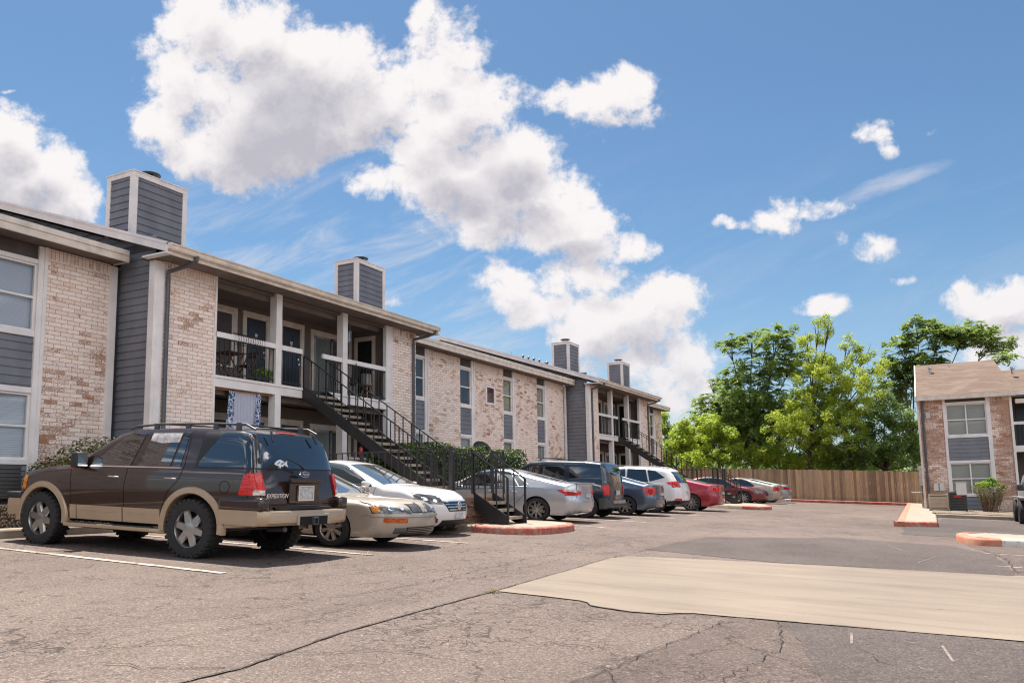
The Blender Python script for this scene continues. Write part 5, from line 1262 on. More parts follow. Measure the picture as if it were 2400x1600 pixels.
# ------------------------------------------------------------ cars
def table(pts,w=.0):
    xs=[p[0] for p in pts];zs=[p[1] for p in pts];X=np.arange(xs[0]-.5,xs[-1]+.5,.01);Z=np.interp(X,xs,zs)
    if w>0:
        k=max(1,int(w/.01));ker=np.hanning(k+2)[1:-1];ker/=ker.sum();pad=np.pad(Z,k,'edge');Z=np.convolve(pad,ker,'same')[k:-k]
    return lambda x:float(np.interp(x,X,Z))
def carbody(S):
    zt=table(S['top'],S.get('smooth',.22));xr=table(S['rear'],.12);xf=table(S['front'],.12);zb_=table(S['bot'],.15)
    W=S['W']/2;belt=table(S['belt'],.3);roofz=max(p[1] for p in S['top'])
    plan=table(S['plan'],.5);sidep=table(S['side'],.1);th=S.get('tumble',.80);crown=S.get('crown',.05);bf=S.get('bowf',.10);brr=S.get('bowr',.05)
    NX,NY,NL,NU=92,20,13,11;NZ=NL+NU
    x0=min(p[1] for p in S['rear']);x1=max(p[1] for p in S['front'])
    us=np.linspace(0,1,NX+1);us=us+.0*us
    vsn=np.sin(np.linspace(-1,1,NY+1)*math.pi/2*.92)/math.sin(math.pi/2*.92)
    def hw(x,z):
        b=belt(x);w=W*plan(x)
        if z<=b: return w*sidep(z/b)
        t=min(1,max(0,(z-b)/(roofz-b)));return w*sidep(1)-.012-(w*(sidep(1)-th))*t**1.08
    def pos(i,j,k):
        u=us[i];v=vsn[j];x=x0+(x1-x0)*u
        for _ in range(4):
            top=zt(x)-crown*abs(v)**2.6;bot=zb_(x);b=min(belt(x),top-.035)
            b=max(b,bot+.02)
            z=bot+(b-bot)*(k/NL) if k<=NL else b+(top-b)*((k-NL)/NU)
            x=xr(z)+brr*abs(v)**2.4+(xf(z)-bf*abs(v)**2.4-xr(z)-brr*abs(v)**2.4)*u
        y=v*hw(x,z)
        # plan corner rounding
        w=hw(x,z);rc=S.get('rcf',.28) if u>.5 else S.get('rcr',.18)
        xe=(xf(z)-bf*abs(v)**2.4) if u>.5 else (xr(z)+brr*abs(v)**2.4);sg=1 if u>.5 else -1
        dx=(xe-x)*sg;dy=w-abs(y)
        if dx<rc and dy<rc:
            a=(rc-dx)/rc;bb_=(rc-dy)/rc;L=math.hypot(a,bb_)
            if L>1e-6:
                m=max(a,bb_);a*=m/L;bb_*=m/L
                x=xe-sg*rc*(1-a);y=math.copysign(w-rc*(1-bb_),y)
        # top edge rounding
        re=S.get('re',.09);dy=max(0,hw(x,z)-abs(y));dz=top-z
        if dy<re and dz<re:
            a=(re-dy)/re;c=(re-dz)/re;L=math.hypot(a,c)
            if L>1e-6:
                m=max(a,c);a*=m/L;c*=m/L
                y=math.copysign(hw(x,z)-re*(1-a),y) if abs(y)>.01 else y
                z=top-re*(1-c)
        return (x,y,z)
    idx={};V=[];F=[]
    def vid(i,j,k):
        q=(i,j,k)
        if q not in idx: idx[q]=len(V);V.append(pos(i,j,k))
        return idx[q]
    for i in range(NX):
        for j in range(NY):
            F.append((vid(i,j,NZ),vid(i+1,j,NZ),vid(i+1,j+1,NZ),vid(i,j+1,NZ)));F.append((vid(i,j,0),vid(i,j+1,0),vid(i+1,j+1,0),vid(i+1,j,0)))
        for k in range(NZ):
            F.append((vid(i,0,k),vid(i+1,0,k),vid(i+1,0,k+1),vid(i,0,k+1)));F.append((vid(i,NY,k),vid(i,NY,k+1),vid(i+1,NY,k+1),vid(i+1,NY,k)))
    for j in range(NY):
        for k in range(NZ):
            F.append((vid(0,j,k),vid(0,j,k+1),vid(0,j+1,k+1),vid(0,j+1,k)));F.append((vid(NX,j,k),vid(NX,j+1,k),vid(NX,j+1,k+1),vid(NX,j,k+1)))
    return V,F,hw,zt,xr,xf
def wheelset(S,parent,x,sy,spin=0):
    """one wheel: part 'wheel' with tyre and rim"""
    Rr=S['R'];rr=S['rim'];wd=S.get('tw',.21);yc=sy*(S['W']/2-S.get('inset',.02)-wd/2)
    t=bpy.data.objects.new('wheel',None);COL.objects.link(t);t.parent=parent;t.location=(x,yc,Rr);t.empty_display_size=.1
    h=wd/2
    key=('w',S['R'],S['rim'],S['spokes'],S.get('twin',0),S.get('lug',0),S.get('sw0',0))
    if key not in WH:
        m=MB();b=Rr-rr
        m.lathe([(rr,-h*.9),(rr+b*.35,-h),(Rr-b*.18,-h*.96),(Rr-.004,-h*.72),(Rr,-h*.4),(Rr,h*.4),(Rr-.004,h*.72),(Rr-b*.18,h*.96),(rr+b*.35,h),(rr,h*.9)],(0,0,0),'y',48,closed=False)
        if S.get('lug'):
            for k in range(30):
                a=k*2*math.pi/30
                for s,o in ((-1,0),(1,.1)):
                    st=len(m.v);m.box(-.022,.022,s*h*.25,s*h*1.01,Rr-.04,Rr+.009);m.xf(Matrix.Rotation(a+o,4,'Y')@Matrix.Rotation(s*.25,4,'Z'),st)
                st=len(m.v);m.box(-.018,.018,-h*.22,h*.22,Rr-.01,Rr+.008);m.xf(Matrix.Rotation(a+.05,4,'Y')@Matrix.Rotation(.5,4,'Z'),st)
        tm=m.mesh('tyre',[M['rubber']],True,30)
        m=MB();out=h*.78
        m.lathe([(rr+.006,-h*.9),(rr-.01,-h*.6),(rr-.015,out*.7),(rr-.002,out),(rr+.012,out+.004),(rr+.012,out-.01)],(0,0,0),'y',48)
        ns=S['spokes'];hubr=S.get('hub',.065)
        for k in range(ns):
            a=k*2*math.pi/ns+.3
            for da in ((0,) if not S.get('twin') else (-S['twin'],S['twin'])):
                w0=S.get('sw0',.035);w1=S.get('sw1',.028);st=len(m.v)
                r0=hubr*.7;r1=rr-.008;d=out-.005
                vs=[(-w0,d-.035,r0),(w0,d-.035,r0),(w1,d-.03,r1),(-w1,d-.03,r1),(-w0*.8,d+.004,r0),(w0*.8,d+.004,r0),(w1*.75,d-.002,r1),(-w1*.75,d-.002,r1)]
                m.add(vs,[(0,1,2,3),(4,7,6,5),(0,4,5,1),(1,5,6,2),(2,6,7,3),(3,7,4,0)])
                m.xf(Matrix.Rotation(a+da,4,'Y'),st)
        m.lathe([(.001,out+.006),(hubr*.5,out+.006),(hubr,out-.005),(hubr,out-.05)],(0,0,0),'y',24)
        rm=m.mesh('rim',[S.get('rimmat',M['alloy'])],True,30)
        m=MB();m.lathe([(.001,.0),(rr-.005,.0),(rr-.005,-.02),(.001,-.02)],(0,-h*.1,0),'y',32)
        m.lathe([(.001,.02),(rr*.62,.02),(rr*.62,.0)],(0,-h*.1,0),'y',28,mi=1)
        dm=m.mesh('brake',[P['well'],M['galv']],False)
        WH[key]=(tm,rm,dm)
    tm,rm,dm=WH[key]
    for nm,me in (('tyre',tm),('rim',rm),('brake_disc',dm)):
        o=bpy.data.objects.new(nm,me);COL.objects.link(o);o.parent=t
        if sy<0: o.rotation_euler=(0,0,math.pi)
    return t
WH={}
class Car:
    def __init__(s,S,x,y,yaw,label,steer=0):
        s.S=S;g=gz(x);tilt=math.atan(SL)
        d=math.cos(yaw) # forward along +x -> nose down
        s.root=empty(S['name'],(x,y,g),label=label,cat=S['cat'],group='cars parked in the row before the long block' if S.get('grp',True) else None)
        nrm=Vector((SL,0,1)).normalized();f=Vector((math.cos(yaw),math.sin(yaw),0));f=(f-nrm*f.dot(nrm)).normalized();l=nrm.cross(f)
        s.root.rotation_euler=Matrix((f,l,nrm)).transposed().to_euler();s.root.scale=S.get('sc',(1,.8,.89));s.root.location.y-=.1*S['W'] if 'sc' not in S else 0
        V,F,s.hw,s.zt,s.xr,s.xf=carbody(S)
        s.paint=S['paint']
        me=bpy.data.meshes.new('body');me.from_pydata(V,[],F);me.materials.append(s.paint);me.materials.append(P['well'])
        me.polygons.foreach_set('use_smooth',[True]*len(F))
        o=bpy.data.objects.new('body',me);COL.objects.link(o)
        # wheel arches
        c=MB();ra=S['arch'];Wd=S['W']/2
        for xx in (S['wb']/2,-S['wb']/2):
            for sy in (-1,1): c.lathe([(.001,-.16),(ra,-.16),(ra,.2),(.001,.2)] if sy>0 else [(.001,-.2),(ra,-.2),(ra,.16),(.001,.16)],(xx,sy*(Wd-.08),S.get('archz',S['R'])),'y',40)
        cm=c.mesh('cut',[P['well']]);cm.materials.clear();cm.materials.append(P['well'])
        b_=bmesh.new();b_.from_mesh(cm);bmesh.ops.recalc_face_normals(b_,faces=b_.faces);b_.to_mesh(cm);b_.free()
        co_=bpy.data.objects.new('cut',cm);COL.objects.link(co_)
        b_=bmesh.new();b_.from_mesh(me);bmesh.ops.remove_doubles(b_,verts=b_.verts,dist=1e-5);bmesh.ops.recalc_face_normals(b_,faces=b_.faces);b_.to_mesh(me);s.solid=me.copy();b_.free()
        md=o.modifiers.new('b','BOOLEAN');md.operation='DIFFERENCE';md.object=co_;md.solver='EXACT';md.material_mode='TRANSFER'
        dg=bpy.context.evaluated_depsgraph_get();nm=bpy.data.meshes.new_from_object(o.evaluated_get(dg))
        o.modifiers.clear();o.data=nm;nm.name='body';nm.set_sharp_from_angle(angle=R(38))
        bpy.data.objects.remove(co_);o.parent=s.root
        s.bm=bmesh.new();s.bm.from_mesh(nm);s.bm.faces.ensure_lookup_table();s.cache={}
        s.body=o
    def base(s,view):
        if view not in s.cache:
            dirs={'L':(0,1,0),'R':(0,-1,0),'rear':(-1,0,0),'front':(1,0,0),'top':(0,0,1),'topf':(.5,0,1),'topr':(-.5,0,1)}
            d=Vector(dirs[view]).normalized();b=s.bm.copy();thr={'L':.36,'R':.36,'rear':.36,'front':.36,'top':.15,'topf':.12,'topr':.12}[view]
            bmesh.ops.delete(b,geom=[f for f in b.faces if f.normal.dot(d)<thr or f.material_index==1],context='FACES')
            s.cache[view]=b
        return s.cache[view]
    def patch(s,name,view,poly,mat,off=.004,parent=None,label=None):
        """conformal piece of the skin inside a convex polygon. L/R: (x,z); rear/front: (y,z); top*: (x,y)"""
        b=s.base(view).copy();n=len(poly)
        ax={'L':(0,2),'R':(0,2),'rear':(1,2),'front':(1,2),'top':(0,1),'topf':(0,1),'topr':(0,1)}[view]
        A=sum(poly[i][0]*poly[(i+1)%n][1]-poly[(i+1)%n][0]*poly[i][1] for i in range(n))
        if A<0: poly=poly[::-1]
        xs=[p[0] for p in poly];zs=[p[1] for p in poly]
        kill=[f for f in b.faces if max(v.co[ax[0]] for v in f.verts)<min(xs) or min(v.co[ax[0]] for v in f.verts)>max(xs) or max(v.co[ax[1]] for v in f.verts)<min(zs) or min(v.co[ax[1]] for v in f.verts)>max(zs)]
        bmesh.ops.delete(b,geom=kill,context='FACES')
        for i in range(n):
            p=poly[i];q=poly[(i+1)%n];co=[0,0,0];co[ax[0]]=p[0];co[ax[1]]=p[1];no=[0,0,0];no[ax[0]]=q[1]-p[1];no[ax[1]]=-(q[0]-p[0])
            if abs(no[ax[0]])+abs(no[ax[1]])<1e-7: continue
            bmesh.ops.bisect_plane(b,geom=b.verts[:]+b.edges[:]+b.faces[:],plane_co=co,plane_no=no,clear_outer=True,dist=1e-5)
        if not b.faces: b.free();return None
        b.normal_update()
        for v in b.verts: v.co+=v.normal*off
        bd=[e for e in b.edges if len(e.link_faces)==1]
        r=bmesh.ops.extrude_edge_only(b,edges=bd)
        nv=[g for g in r['geom'] if isinstance(g,bmesh.types.BMVert)]
        b.normal_update()
        d=Vector({'L':(0,1,0),'R':(0,-1,0),'rear':(-1,0,0),'front':(1,0,0),'top':(0,0,1),'topf':(.3,0,1),'topr':(-.3,0,1)}[view]).normalized()
        for v in nv: v.co-=d*(off+.006)
        me=bpy.data.meshes.new(name);b.to_mesh(me);b.free();me.materials.clear();me.materials.append(mat)
        me.polygons.foreach_set('material_index',[0]*len(me.polygons));me.polygons.foreach_set('use_smooth',[True]*len(me.polygons));me.set_sharp_from_angle(angle=R(40))
        o=bpy.data.objects.new(name,me);COL.objects.link(o);o.parent=parent or s.root
        if label:o['label']=label
        return o
    def sym(s,name,poly,mat,off=.004,**k):
        for v in ('R','L'): s.patch(name,v,poly,mat,off,**k)
    def seam(s,pts,view='R',w=.009,off=.0015):
        n=0
        for i in range(len(pts)-1):
            a=Vector(pts[i]);b=Vector(pts[i+1]);d=(b-a).normalized();nn=Vector((-d.y,d.x))*w/2
            s.seams.append((view,[tuple(a-nn),tuple(b-nn),tuple(b+nn),tuple(a+nn)],off))
    seams=None
    def flush(s):
        if not s.seams: return
        obs=[]
        bmj=bmesh.new()
        for view,poly,off in s.seams:
            o=s.patch('x',view,poly,P['seam'],off)
            if o: bmj.from_mesh(o.data);me=o.data;bpy.data.objects.remove(o);bpy.data.meshes.remove(me)
        me=bpy.data.meshes.new('panel_gap');bmj.to_mesh(me);bmj.free();me.materials.append(P['seam']);o=bpy.data.objects.new('panel_gap',me);COL.objects.link(o);o.parent=s.root
    def ys(s,x,z,side): return side*s.hw(x,z)
    def mesh(s,name,mb,mat,bevel=0,smooth=False,parent=None,**k): return mb.build(name,mat,parent or s.root,bevel=bevel,smooth=smooth,**k)
    def wheels(s):
        for x in (s.S['wb']/2,-s.S['wb']/2):
            for sy in (-1,1): wheelset(s.S,s.root,x,sy)
        m=MB();m.box(-s.S['wb']/2-.3,s.S['wb']/2+.3,-s.S['W']/2+.2,s.S['W']/2-.2,s.S['bot'][1][1]-.05,s.S['bot'][1][1]+.12);s.mesh('underbody',m,P['well'])
    def mirror(s,x,z,mat,sz=(.12,.16,.11)):
        for sy in (-1,1):
            w=s.hw(x,z);m=MB();y=sy*(w+.03+sz[1]/2)
            m.box(x-sz[0]/2,x+sz[0]/2,y-sz[1]/2,y+sz[1]/2,z-sz[2]/2,z+sz[2]/2);o=s.mesh('wing_mirror',m,mat,bevel=.03,smooth=True)
            m=MB();m.box(x-sz[0]/2-.003,x-sz[0]/2+.002,y-sz[1]*.4,y+sz[1]*.4,z-sz[2]*.38,z+sz[2]*.38);m.build('mirror_glass',M['chrome'],o)
            m=MB();m.box(x-.02,x+.05,sy*(w-.03),y,z-sz[2]/2+.01,z-sz[2]/2+.05);m.build('mirror_arm',P['cladblack'],o)
    def handle(s,x,z,mat,L=.17):
        for sy in (-1,1):
            w=s.hw(x,z);m=MB();m.tube([(x-L/2,sy*(w-.005),z),(x-L/2+.03,sy*(w+.03),z+.003),(x+L/2-.03,sy*(w+.03),z+.003),(x+L/2,sy*(w-.005),z)],.013,8);s.mesh('door_handle',m,mat,smooth=True)
def textmesh(txt,size,mat,name,parent,loc,rot,ext=.003,shear=0,bold=0,sx=1):
    cu=bpy.data.curves.new(name,'FONT');cu.body=txt;cu.size=size;cu.extrude=ext;cu.align_x='CENTER';cu.align_y='CENTER';cu.shear=shear;cu.offset=bold
    o=bpy.data.objects.new(name,cu);COL.objects.link(o)
    dg=bpy.context.evaluated_depsgraph_get();me=bpy.data.meshes.new_from_object(o.evaluated_get(dg));bpy.data.objects.remove(o)
    me.materials.clear();me.materials.append(mat);q=bpy.data.objects.new(name,me);COL.objects.link(q);q.parent=parent;q.location=loc;q.rotation_euler=rot;q.scale=(sx,1,1);return q
REARROT=(R(90),0,R(-90)) # text facing -x
FRONTROT=(R(90),0,R(90))
SIDE_STD=[(0,.90),(.25,.955),(.45,.985),(.65,1.0),(.8,.995),(.93,.975),(1.0,.955)]
# ---- big brown four wheel drive
S=dict(name='parked_suv',cat='car',paint=P['brown'],W=1.99,wb=2.98,R=.405,rim=.255,tw=.28,inset=-.035,lug=True,spokes=6,sw0=.06,sw1=.05,hub=.105,arch=.47,archz=.43,
 top=[(-2.75,.74),(-2.62,.76),(-2.585,.85),(-2.52,1.26),(-2.46,1.55),(-2.36,1.74),(-2.1,1.83),(-1.2,1.865),(-.2,1.845),(.12,1.77),(.95,1.305),(1.5,1.25),(2.0,1.17),(2.3,1.09),(2.4,1.0)],smooth=.10,
 rear=[(.3,-2.60),(.5,-2.60),(.75,-2.60),(.85,-2.60),(1.2,-2.56),(1.55,-2.47),(1.84,-2.36)],
 front=[(.3,2.28),(.6,2.32),(.95,2.31),(1.08,2.24),(1.3,2.1),(1.9,2.0)],
 bot=[(-2.8,.52),(-2.2,.44),(2.2,.44),(2.5,.44)],belt=[(-2.8,1.235),(0,1.235),(2.5,1.235)],
 plan=[(-2.8,.97),(-1.5,1.0),(1.2,1.0),(2.0,.975),(2.5,.92)],side=[(0,.93),(.4,.96),(.55,.985),(.75,1.0),(.9,.995),(1,.975)],tumble=.845,crown=.05,bowf=.12,bowr=.05,rcf=.26,rcr=.15,re=.11)
c=Car(S,-9.81,8.26,math.pi,'brown and tan four wheel drive parked nose in at the near end of the row')
c.seams=[];c.wheels()
G=P['glass']
# side glass
for pl in ([(.50,1.262),(.47,1.30),(-.08,1.70),(-.20,1.735),(-.47,1.745),(-.29,1.262)],[(-.43,1.262),(-.60,1.75),(-1.155,1.755),(-1.04,1.262)],[(-1.09,1.262),(-1.20,1.755),(-1.29,1.74),(-1.235,1.262)]):
    c.sym('window_rubber',[( (x-sum(p[0] for p in pl)/len(pl))*1.05+sum(p[0] for p in pl)/len(pl),(z-1.5)*1.06+1.5) for x,z in pl],P['cladblack'],.003);c.sym('side_window',pl,G,.006)
bw=[(-1.50,1.27),(-1.555,1.34),(-1.58,1.70),(-1.63,1.755),(-2.36,1.745),(-2.40,1.70),(-2.455,1.27)]
c.sym('window_rubber',[(x*1.0+(.0),z) for x,z in [(-1.485,1.25),(-1.565,1.775),(-2.385,1.765),(-2.475,1.25)]],P['cladblack'],.003);c.sym('side_window',bw,G,.006)
c.sym('belt_moulding',[(.56,1.236),(.56,1.255),(-1.26,1.255),(-1.26,1.236)],M['chrome'],.010)
c.patch('windshield','topf',[(.93,.76),(.93,-.76),(.13,-.66),(.13,.66)],P['glassc'],.005)
# rear hatch glass
c.patch('window_rubber','rear',[(-.86,1.255),(.86,1.255),(.80,1.50),(.70,1.765),(-.70,1.765),(-.80,1.50)],P['cladblack'],.004)
rg=c.patch('rear_window','rear',[(-.84,1.27),(.84,1.27),(.78,1.5),(.675,1.745),(-.675,1.745),(-.78,1.5)],G,.009)
c.patch('brake_light','rear',[(-.2,1.762),(.2,1.762),(.2,1.805),(-.2,1.805)],P['tail'],.018)
# lower cladding
for (a,b) in ((.86,.73),(.71,-.21),(-.235,-.93)): c.sym('door_cladding',[(a,.42),(a,.655),(b,.655),(b,.42)],P['tan'],.022)
for (a,b) in ((.6,-.12),(-.32,-.86)): c.sym('cladding_rib',[(a,.575),(a,.585),(b,.585),(b,.575)],P['champagne'],.03)
c.sym('rear_cladding',[(-1.99,.44),(-1.93,.66),(-2.55,.68),(-2.55,.50)],P['tan'],.02)
def flare(x,sy,r0,r1,z,mat,a0=-12,a1=192,th=.03):
    m=MB();n=26;vs=[];fs=[]
    for k in range(n+1):
        a=R(a0+(a1-a0)*k/n);ca,sa=math.cos(a),math.sin(a)
        w0=c.hw(x+r1*ca,max(.5,z+r1*sa));y1=max(w0,.97)
        for (r,yo) in ((r0,y1-.14),(r0,y1+th-.012),(r0+.012,y1+th),(r1-.02,y1+th-.004),(r1,y1-.012+.0),(r1,y1-.05)):
            vs.append((x+r*ca,sy*yo,z+r*sa))
    K=6
    for k in range(n):
        for q in range(K-1):
            A=k*K+q;f=(A,A+1,A+K+1,A+K);fs.append(f if sy<0 else f[::-1])
    m.add(vs,fs);return m
for x in (1.49,-1.49):
    for sy in (-1,1): c.mesh('wheel_flare',flare(x,sy,.47,.575,.425,P['tan'],-8,188),P['tan'],smooth=True)
# running boards
for sy in (-1,1):
    m=MB();m.prism([(1.05,sy*.90,.30),(.86,sy*1.09,.33),(-.86,sy*1.09,.33),(-1.05,sy*.90,.30)],(0,0,.055));c.mesh('running_board',m,P['tan'],bevel=.015)
    m=MB();m.box(.82,-.82,sy*.93,sy*1.075,.386,.392);c.mesh('step_tread',m,P['cladgrey'])
# bumpers
def bumper(x0,x1,zlo,zhi,mat,name,rear=True,Wb=1.0,bow=.12,th=.32):
    m=MB();n=24;vs=[];fs=[]
    for k in range(n+1):
        v=-1+2*k/n;y=v*Wb;cx=(abs(v)**3.2)*bow+ (max(0,abs(v)-.9)/.1)**2*.06
        xo=x0+cx if rear else x0-cx;xi=x1
        for (x,z) in ((xi,zlo),(xo+(.03 if rear else -.03),zlo),(xo,zlo+.04),(xo,zhi-.03),(xo+(.02 if rear else -.02),zhi),(xi,zhi)): vs.append((x,y,z))
    for k in range(n):
        for q in range(5):
            A=k*6+q;f=(A,A+1,A+7,A+6);fs.append(f[::-1] if rear else f)
    fs.append(tuple(range(6)));fs.append(tuple(n*6+q for q in range(5,-1,-1)));m.add(vs,fs);return c.mesh(name,m,mat,smooth=True)
bumper(-2.78,-1.97,.50,.70,P['tan'],'rear_bumper',True,1.0,.10)
bumper(-2.70,-2.3,.70,.745,P['cladblack'],'bumper_step',True,.62,.03)
for sy in (-1,1):
    m=MB();m.prism([(-2.72,sy*.62,.70),(-2.70,sy*.66,.86),(-2.56,sy*.985,.88),(-1.95,sy*1.0,.86),(-1.95,sy*1.0,.70),(-2.6,sy*.99,.70)],(0,-sy*.02,0))
    m=MB();m.box(-2.68,-1.96,sy*.80,sy*1.008,.69,.872);c.mesh('bumper_corner',m,P['brown'],bevel=.05,smooth=True)
m=MB();m.box(-2.795,-2.6,-.32,.32,.50,.615);c.mesh('hitch_recess',m,P['well']);m=MB()
m.box(-2.80,-2.76,-.34,.34,.615,.65);m.box(-2.80,-2.76,-.36,-.32,.50,.65);m.box(-2.80,-2.76,.32,.36,.50,.65);c.mesh('hitch_surround',m,P['champagne'],bevel=.01)
m=MB()
for a in ((-.05,.05,.59,.605),(-.05,.05,.50,.515),(-.05,-.035,.515,.59),(.035,.05,.515,.59)): m.box(-2.84,-2.62,*a)
c.mesh('tow_hitch',m,P['cladgrey'])
m=MB()
for y in (-.78,-.35,.35,.78): m.lathe([(.001,0),(.018,0),(.018,-.004),(.001,-.004)],(-2.776+(.06 if abs(y)>.6 else .012),y,.665),'x',10)
c.mesh('parking_sensor',m,P['cladblack'])
# tail lamps
for sy,v in ((-1,'R'),(1,'L')):
    q=[(.985*sy,.90),(.985*sy,1.19),(.80*sy,1.20),(.80*sy,.90)];c.patch('tail_lamp','rear',q,P['tail'],.02)
    c.patch('tail_lamp',v,[(-2.6,.90),(-2.28,.90),(-2.34,1.15),(-2.40,1.2),(-2.6,1.2)],P['tail'],.012)
    c.patch('reverse_lamp','rear',[(.93*sy,.905),(.93*sy,.97),(.81*sy,.97),(.81*sy,.905)],P['clearrev'],.026)
# hatch details
m=MB();m.box(-2.66,-2.60,-.36,.36,1.08,1.14);c.mesh('hatch_handle',m,P['brown'],bevel=.015)
m=MB();m.box(-2.622,-2.60,-.34,.34,.79,1.075);c.mesh('plate_recess',m,P['brown'],bevel=.01)
m=MB();m.box(-2.645,-2.625,-.17,.17,.835,1.03);o=c.mesh('licence_plate',m,P['plate'],bevel=.004);m=MB()
for a in ((-.18,.18,1.02,1.04),(-.18,.18,.825,.845),(-.18,-.155,.845,1.02),(.155,.18,.845,1.02)): m.box(-2.652,-2.64,*a)
m.build('plate_frame',M['chrome'],o)
textmesh('EXPEDITION',.080,M['chrome'],'name_lettering',c.root,(-2.617,.60,.895),REARROT,.004,.25,.0015,1.0)
m=MB();m.lathe([(.001,.012),(.105,.012),(.115,0)],(0,0,0),'x',32);m.xf(Matrix.Translation((-2.60,0,1.195))@Matrix.Scale(-1,4,(1,0,0))@Matrix.Diagonal((1,1,.42,1)));c.mesh('badge',m,M['chrome'])
m=MB();m.lathe([(.001,.016),(.096,.016),(.096,0)],(0,0,0),'x',32);m.xf(Matrix.Translation((-2.60,0,1.195))@Matrix.Scale(-1,4,(1,0,0))@Matrix.Diagonal((1,1,.40,1)));b_=c.mesh('badge',m,P['blueoval'])
textmesh('Ford',.075,M['chrome'],'badge_lettering',b_,(-2.618,0,1.197),REARROT,.002,.35)
# wiper, hinges, stickers
m=MB();m.tube([(-2.585,-.0,1.275),(-2.60,.12,1.33),(-2.575,.42,1.43)],[.02,.012,.007],6);c.mesh('rear_wiper',m,P['cladblack'])
for y in (-.48,.48): m=MB();m.bar((-2.36,y*.98,1.79),(-2.43,y*1.06,1.64),.035,.02,(1,0,0));c.mesh('glass_hinge',m,P['cladblack'],bevel=.008)
fish=[(-.19,0),(-.10,.055),(0,.085),(.09,.06),(.14,.02),(.22,.07),(.20,0),(.22,-.06),(.13,-.012),(.05,-.055),(.0,-.045),(-.02,-.085),(-.06,-.04),(-.13,-.03)]
def flat2(pts,sc,y0,z0,x,mat,name,dx=0.0):
    m=MB()
    n=len(pts);cx=sum(p[0] for p in pts)/n;cz=sum(p[1] for p in pts)/n
    vs=[];slope=.105/.27
    for a,b in pts+[(cx,cz)]: vs.append((x+(b*sc)*.24,y0-a*sc,z0+b*sc))
    m.add(vs,[(i,(i+1)%n,n) for i in range(n)]);c.mesh(name,m,mat)
flat2(fish,.72,.50,1.335,-2.566,P['sticker'],'fish_sticker')
for (x_,z_) in ((-.06,.005),(-.02,.02),(.02,.0),(.05,.012)): flat2([(x_-.018,z_-.012),(x_+.018,z_-.004),(x_+.006,z_+.016)],1,.50,1.335,-2.570,P['glass'],'fish_sticker')
flat2([(-.05,-.04),(.02,-.06),(.06,-.02),(.02,0),(.07,.03),(.03,.07),(-.04,.06),(-.06,.01)],.8,.76,1.44,-2.53,P['sticker'],'small_sticker')
# roof rails
for sy in (-1,1):
    y=sy*.70;m=MB();m.tube([(.02,y,1.815),(-.12,y,1.862),(-.6,y,1.892),(-1.6,y,1.892),(-2.12,y,1.875),(-2.28,y,1.80)],.017,8)
    for xx in (-.5,-1.1,-1.6,-2.0): m.box(xx-.04,xx+.04,y-.015,y+.015,1.80,1.90)
    c.mesh('roof_rail',m,P['champagne'] if 0 else P['cladgrey'],smooth=True)
for xx in (-.75,-1.75): m=MB();m.tube([(xx,-.70,1.885),(xx,0,1.90),(xx,.70,1.885)],.012,8);c.mesh('roof_crossbar',m,P['cladblack'],smooth=True)
c.mirror(.62,1.33,P['cladblack'],(.14,.22,.24))
m=MB();w=c.hw(.62,1.33)
for sy in (-1,1): m.box(.60,.70,sy*(w+.04),sy*(w+.24),1.205,1.235)
c.mesh('mirror_indicator',m,P['orange'])
for x in (-.0,-1.09): c.handle(x,1.095,M['chrome'],.19)
# front lamps
for sy,v in ((-1,'R'),(1,'L')):
    c.patch('side_marker',v,[(1.90,.86),(2.0,.86),(1.93,1.06),(1.86,1.06)],P['amber'],.012);c.patch('headlamp','front',[(.97*sy,.86),(.97*sy,1.04),(.62*sy,1.04),(.62*sy,.86)],P['head'],.012)
c.patch('grille','front',[(-.5,.82),(.5,.82),(.55,1.06),(-.55,1.06)],M['chrome'],.02)
bumper(2.46,1.97,.44,.70,P['tan'],'front_bumper',False,1.0,.14)
m=MB();m.box(2.0,2.34,-.985,.985,.68,.80);c.mesh('bumper_top',m,P['cladblack'],bevel=.03,smooth=True)
for pts in ([(.90,1.22),(.88,1.0),(.86,.42)],[(-.26,1.235),(-.22,.9),(-.245,.42)],[(-1.33,1.80),(-1.30,1.235),(-1.24,1.08),(-1.05,.9),(-.955,.66)],[(-2.42,.87),(-2.44,1.235)]):
    c.seam(pts,'R');c.seam(pts,'L')
# fuel door ring
for k in range(16):
    a=k*math.pi/8;b2=(k+1)*math.pi/8;c.seam([(-2.04+.085*math.cos(a),1.0+.085*math.sin(a)),(-2.04+.085*math.cos(b2),1.0+.085*math.sin(b2))],'L',.008)
c.seam([(-.86,.78),(-.86,1.26)],'rear',.01);c.seam([(.86,.78),(.86,1.26)],'rear',.01);c.seam([(-.86,.775),(.86,.775)],'rear',.012)
c.flush()
c.patch('sunshade','L',[(-.60,1.745),(-.585,1.64),(-.80,1.60),(-1.13,1.615),(-1.15,1.745)],P['shade'],.0085,label='crumpled foil sunshade in the rear door window')
m=MB();m.lathe([(.17,-.02),(.19,0),(.17,.02),(.15,0)],(0,0,0),'x',24,closed=True);m.xf(Matrix.Translation((.28,.35,1.25)));c.mesh('steering_wheel',m,P['cladgrey'],smooth=True)
m=MB();m.tube([(-2.3,.35,.42),(-2.66,.45,.44)],.035,8);c.mesh('exhaust_pipe',m,P['cladgrey']);m=MB();m.box(-1.7,-1.3,-.7,.7,.36,.46);m.lathe([(.001,-.18),(.16,-.14),(.16,.14),(.001,.18)],(-1.49,0,.42),'y',14);c.mesh('rear_axle',m,P['cladgrey'])

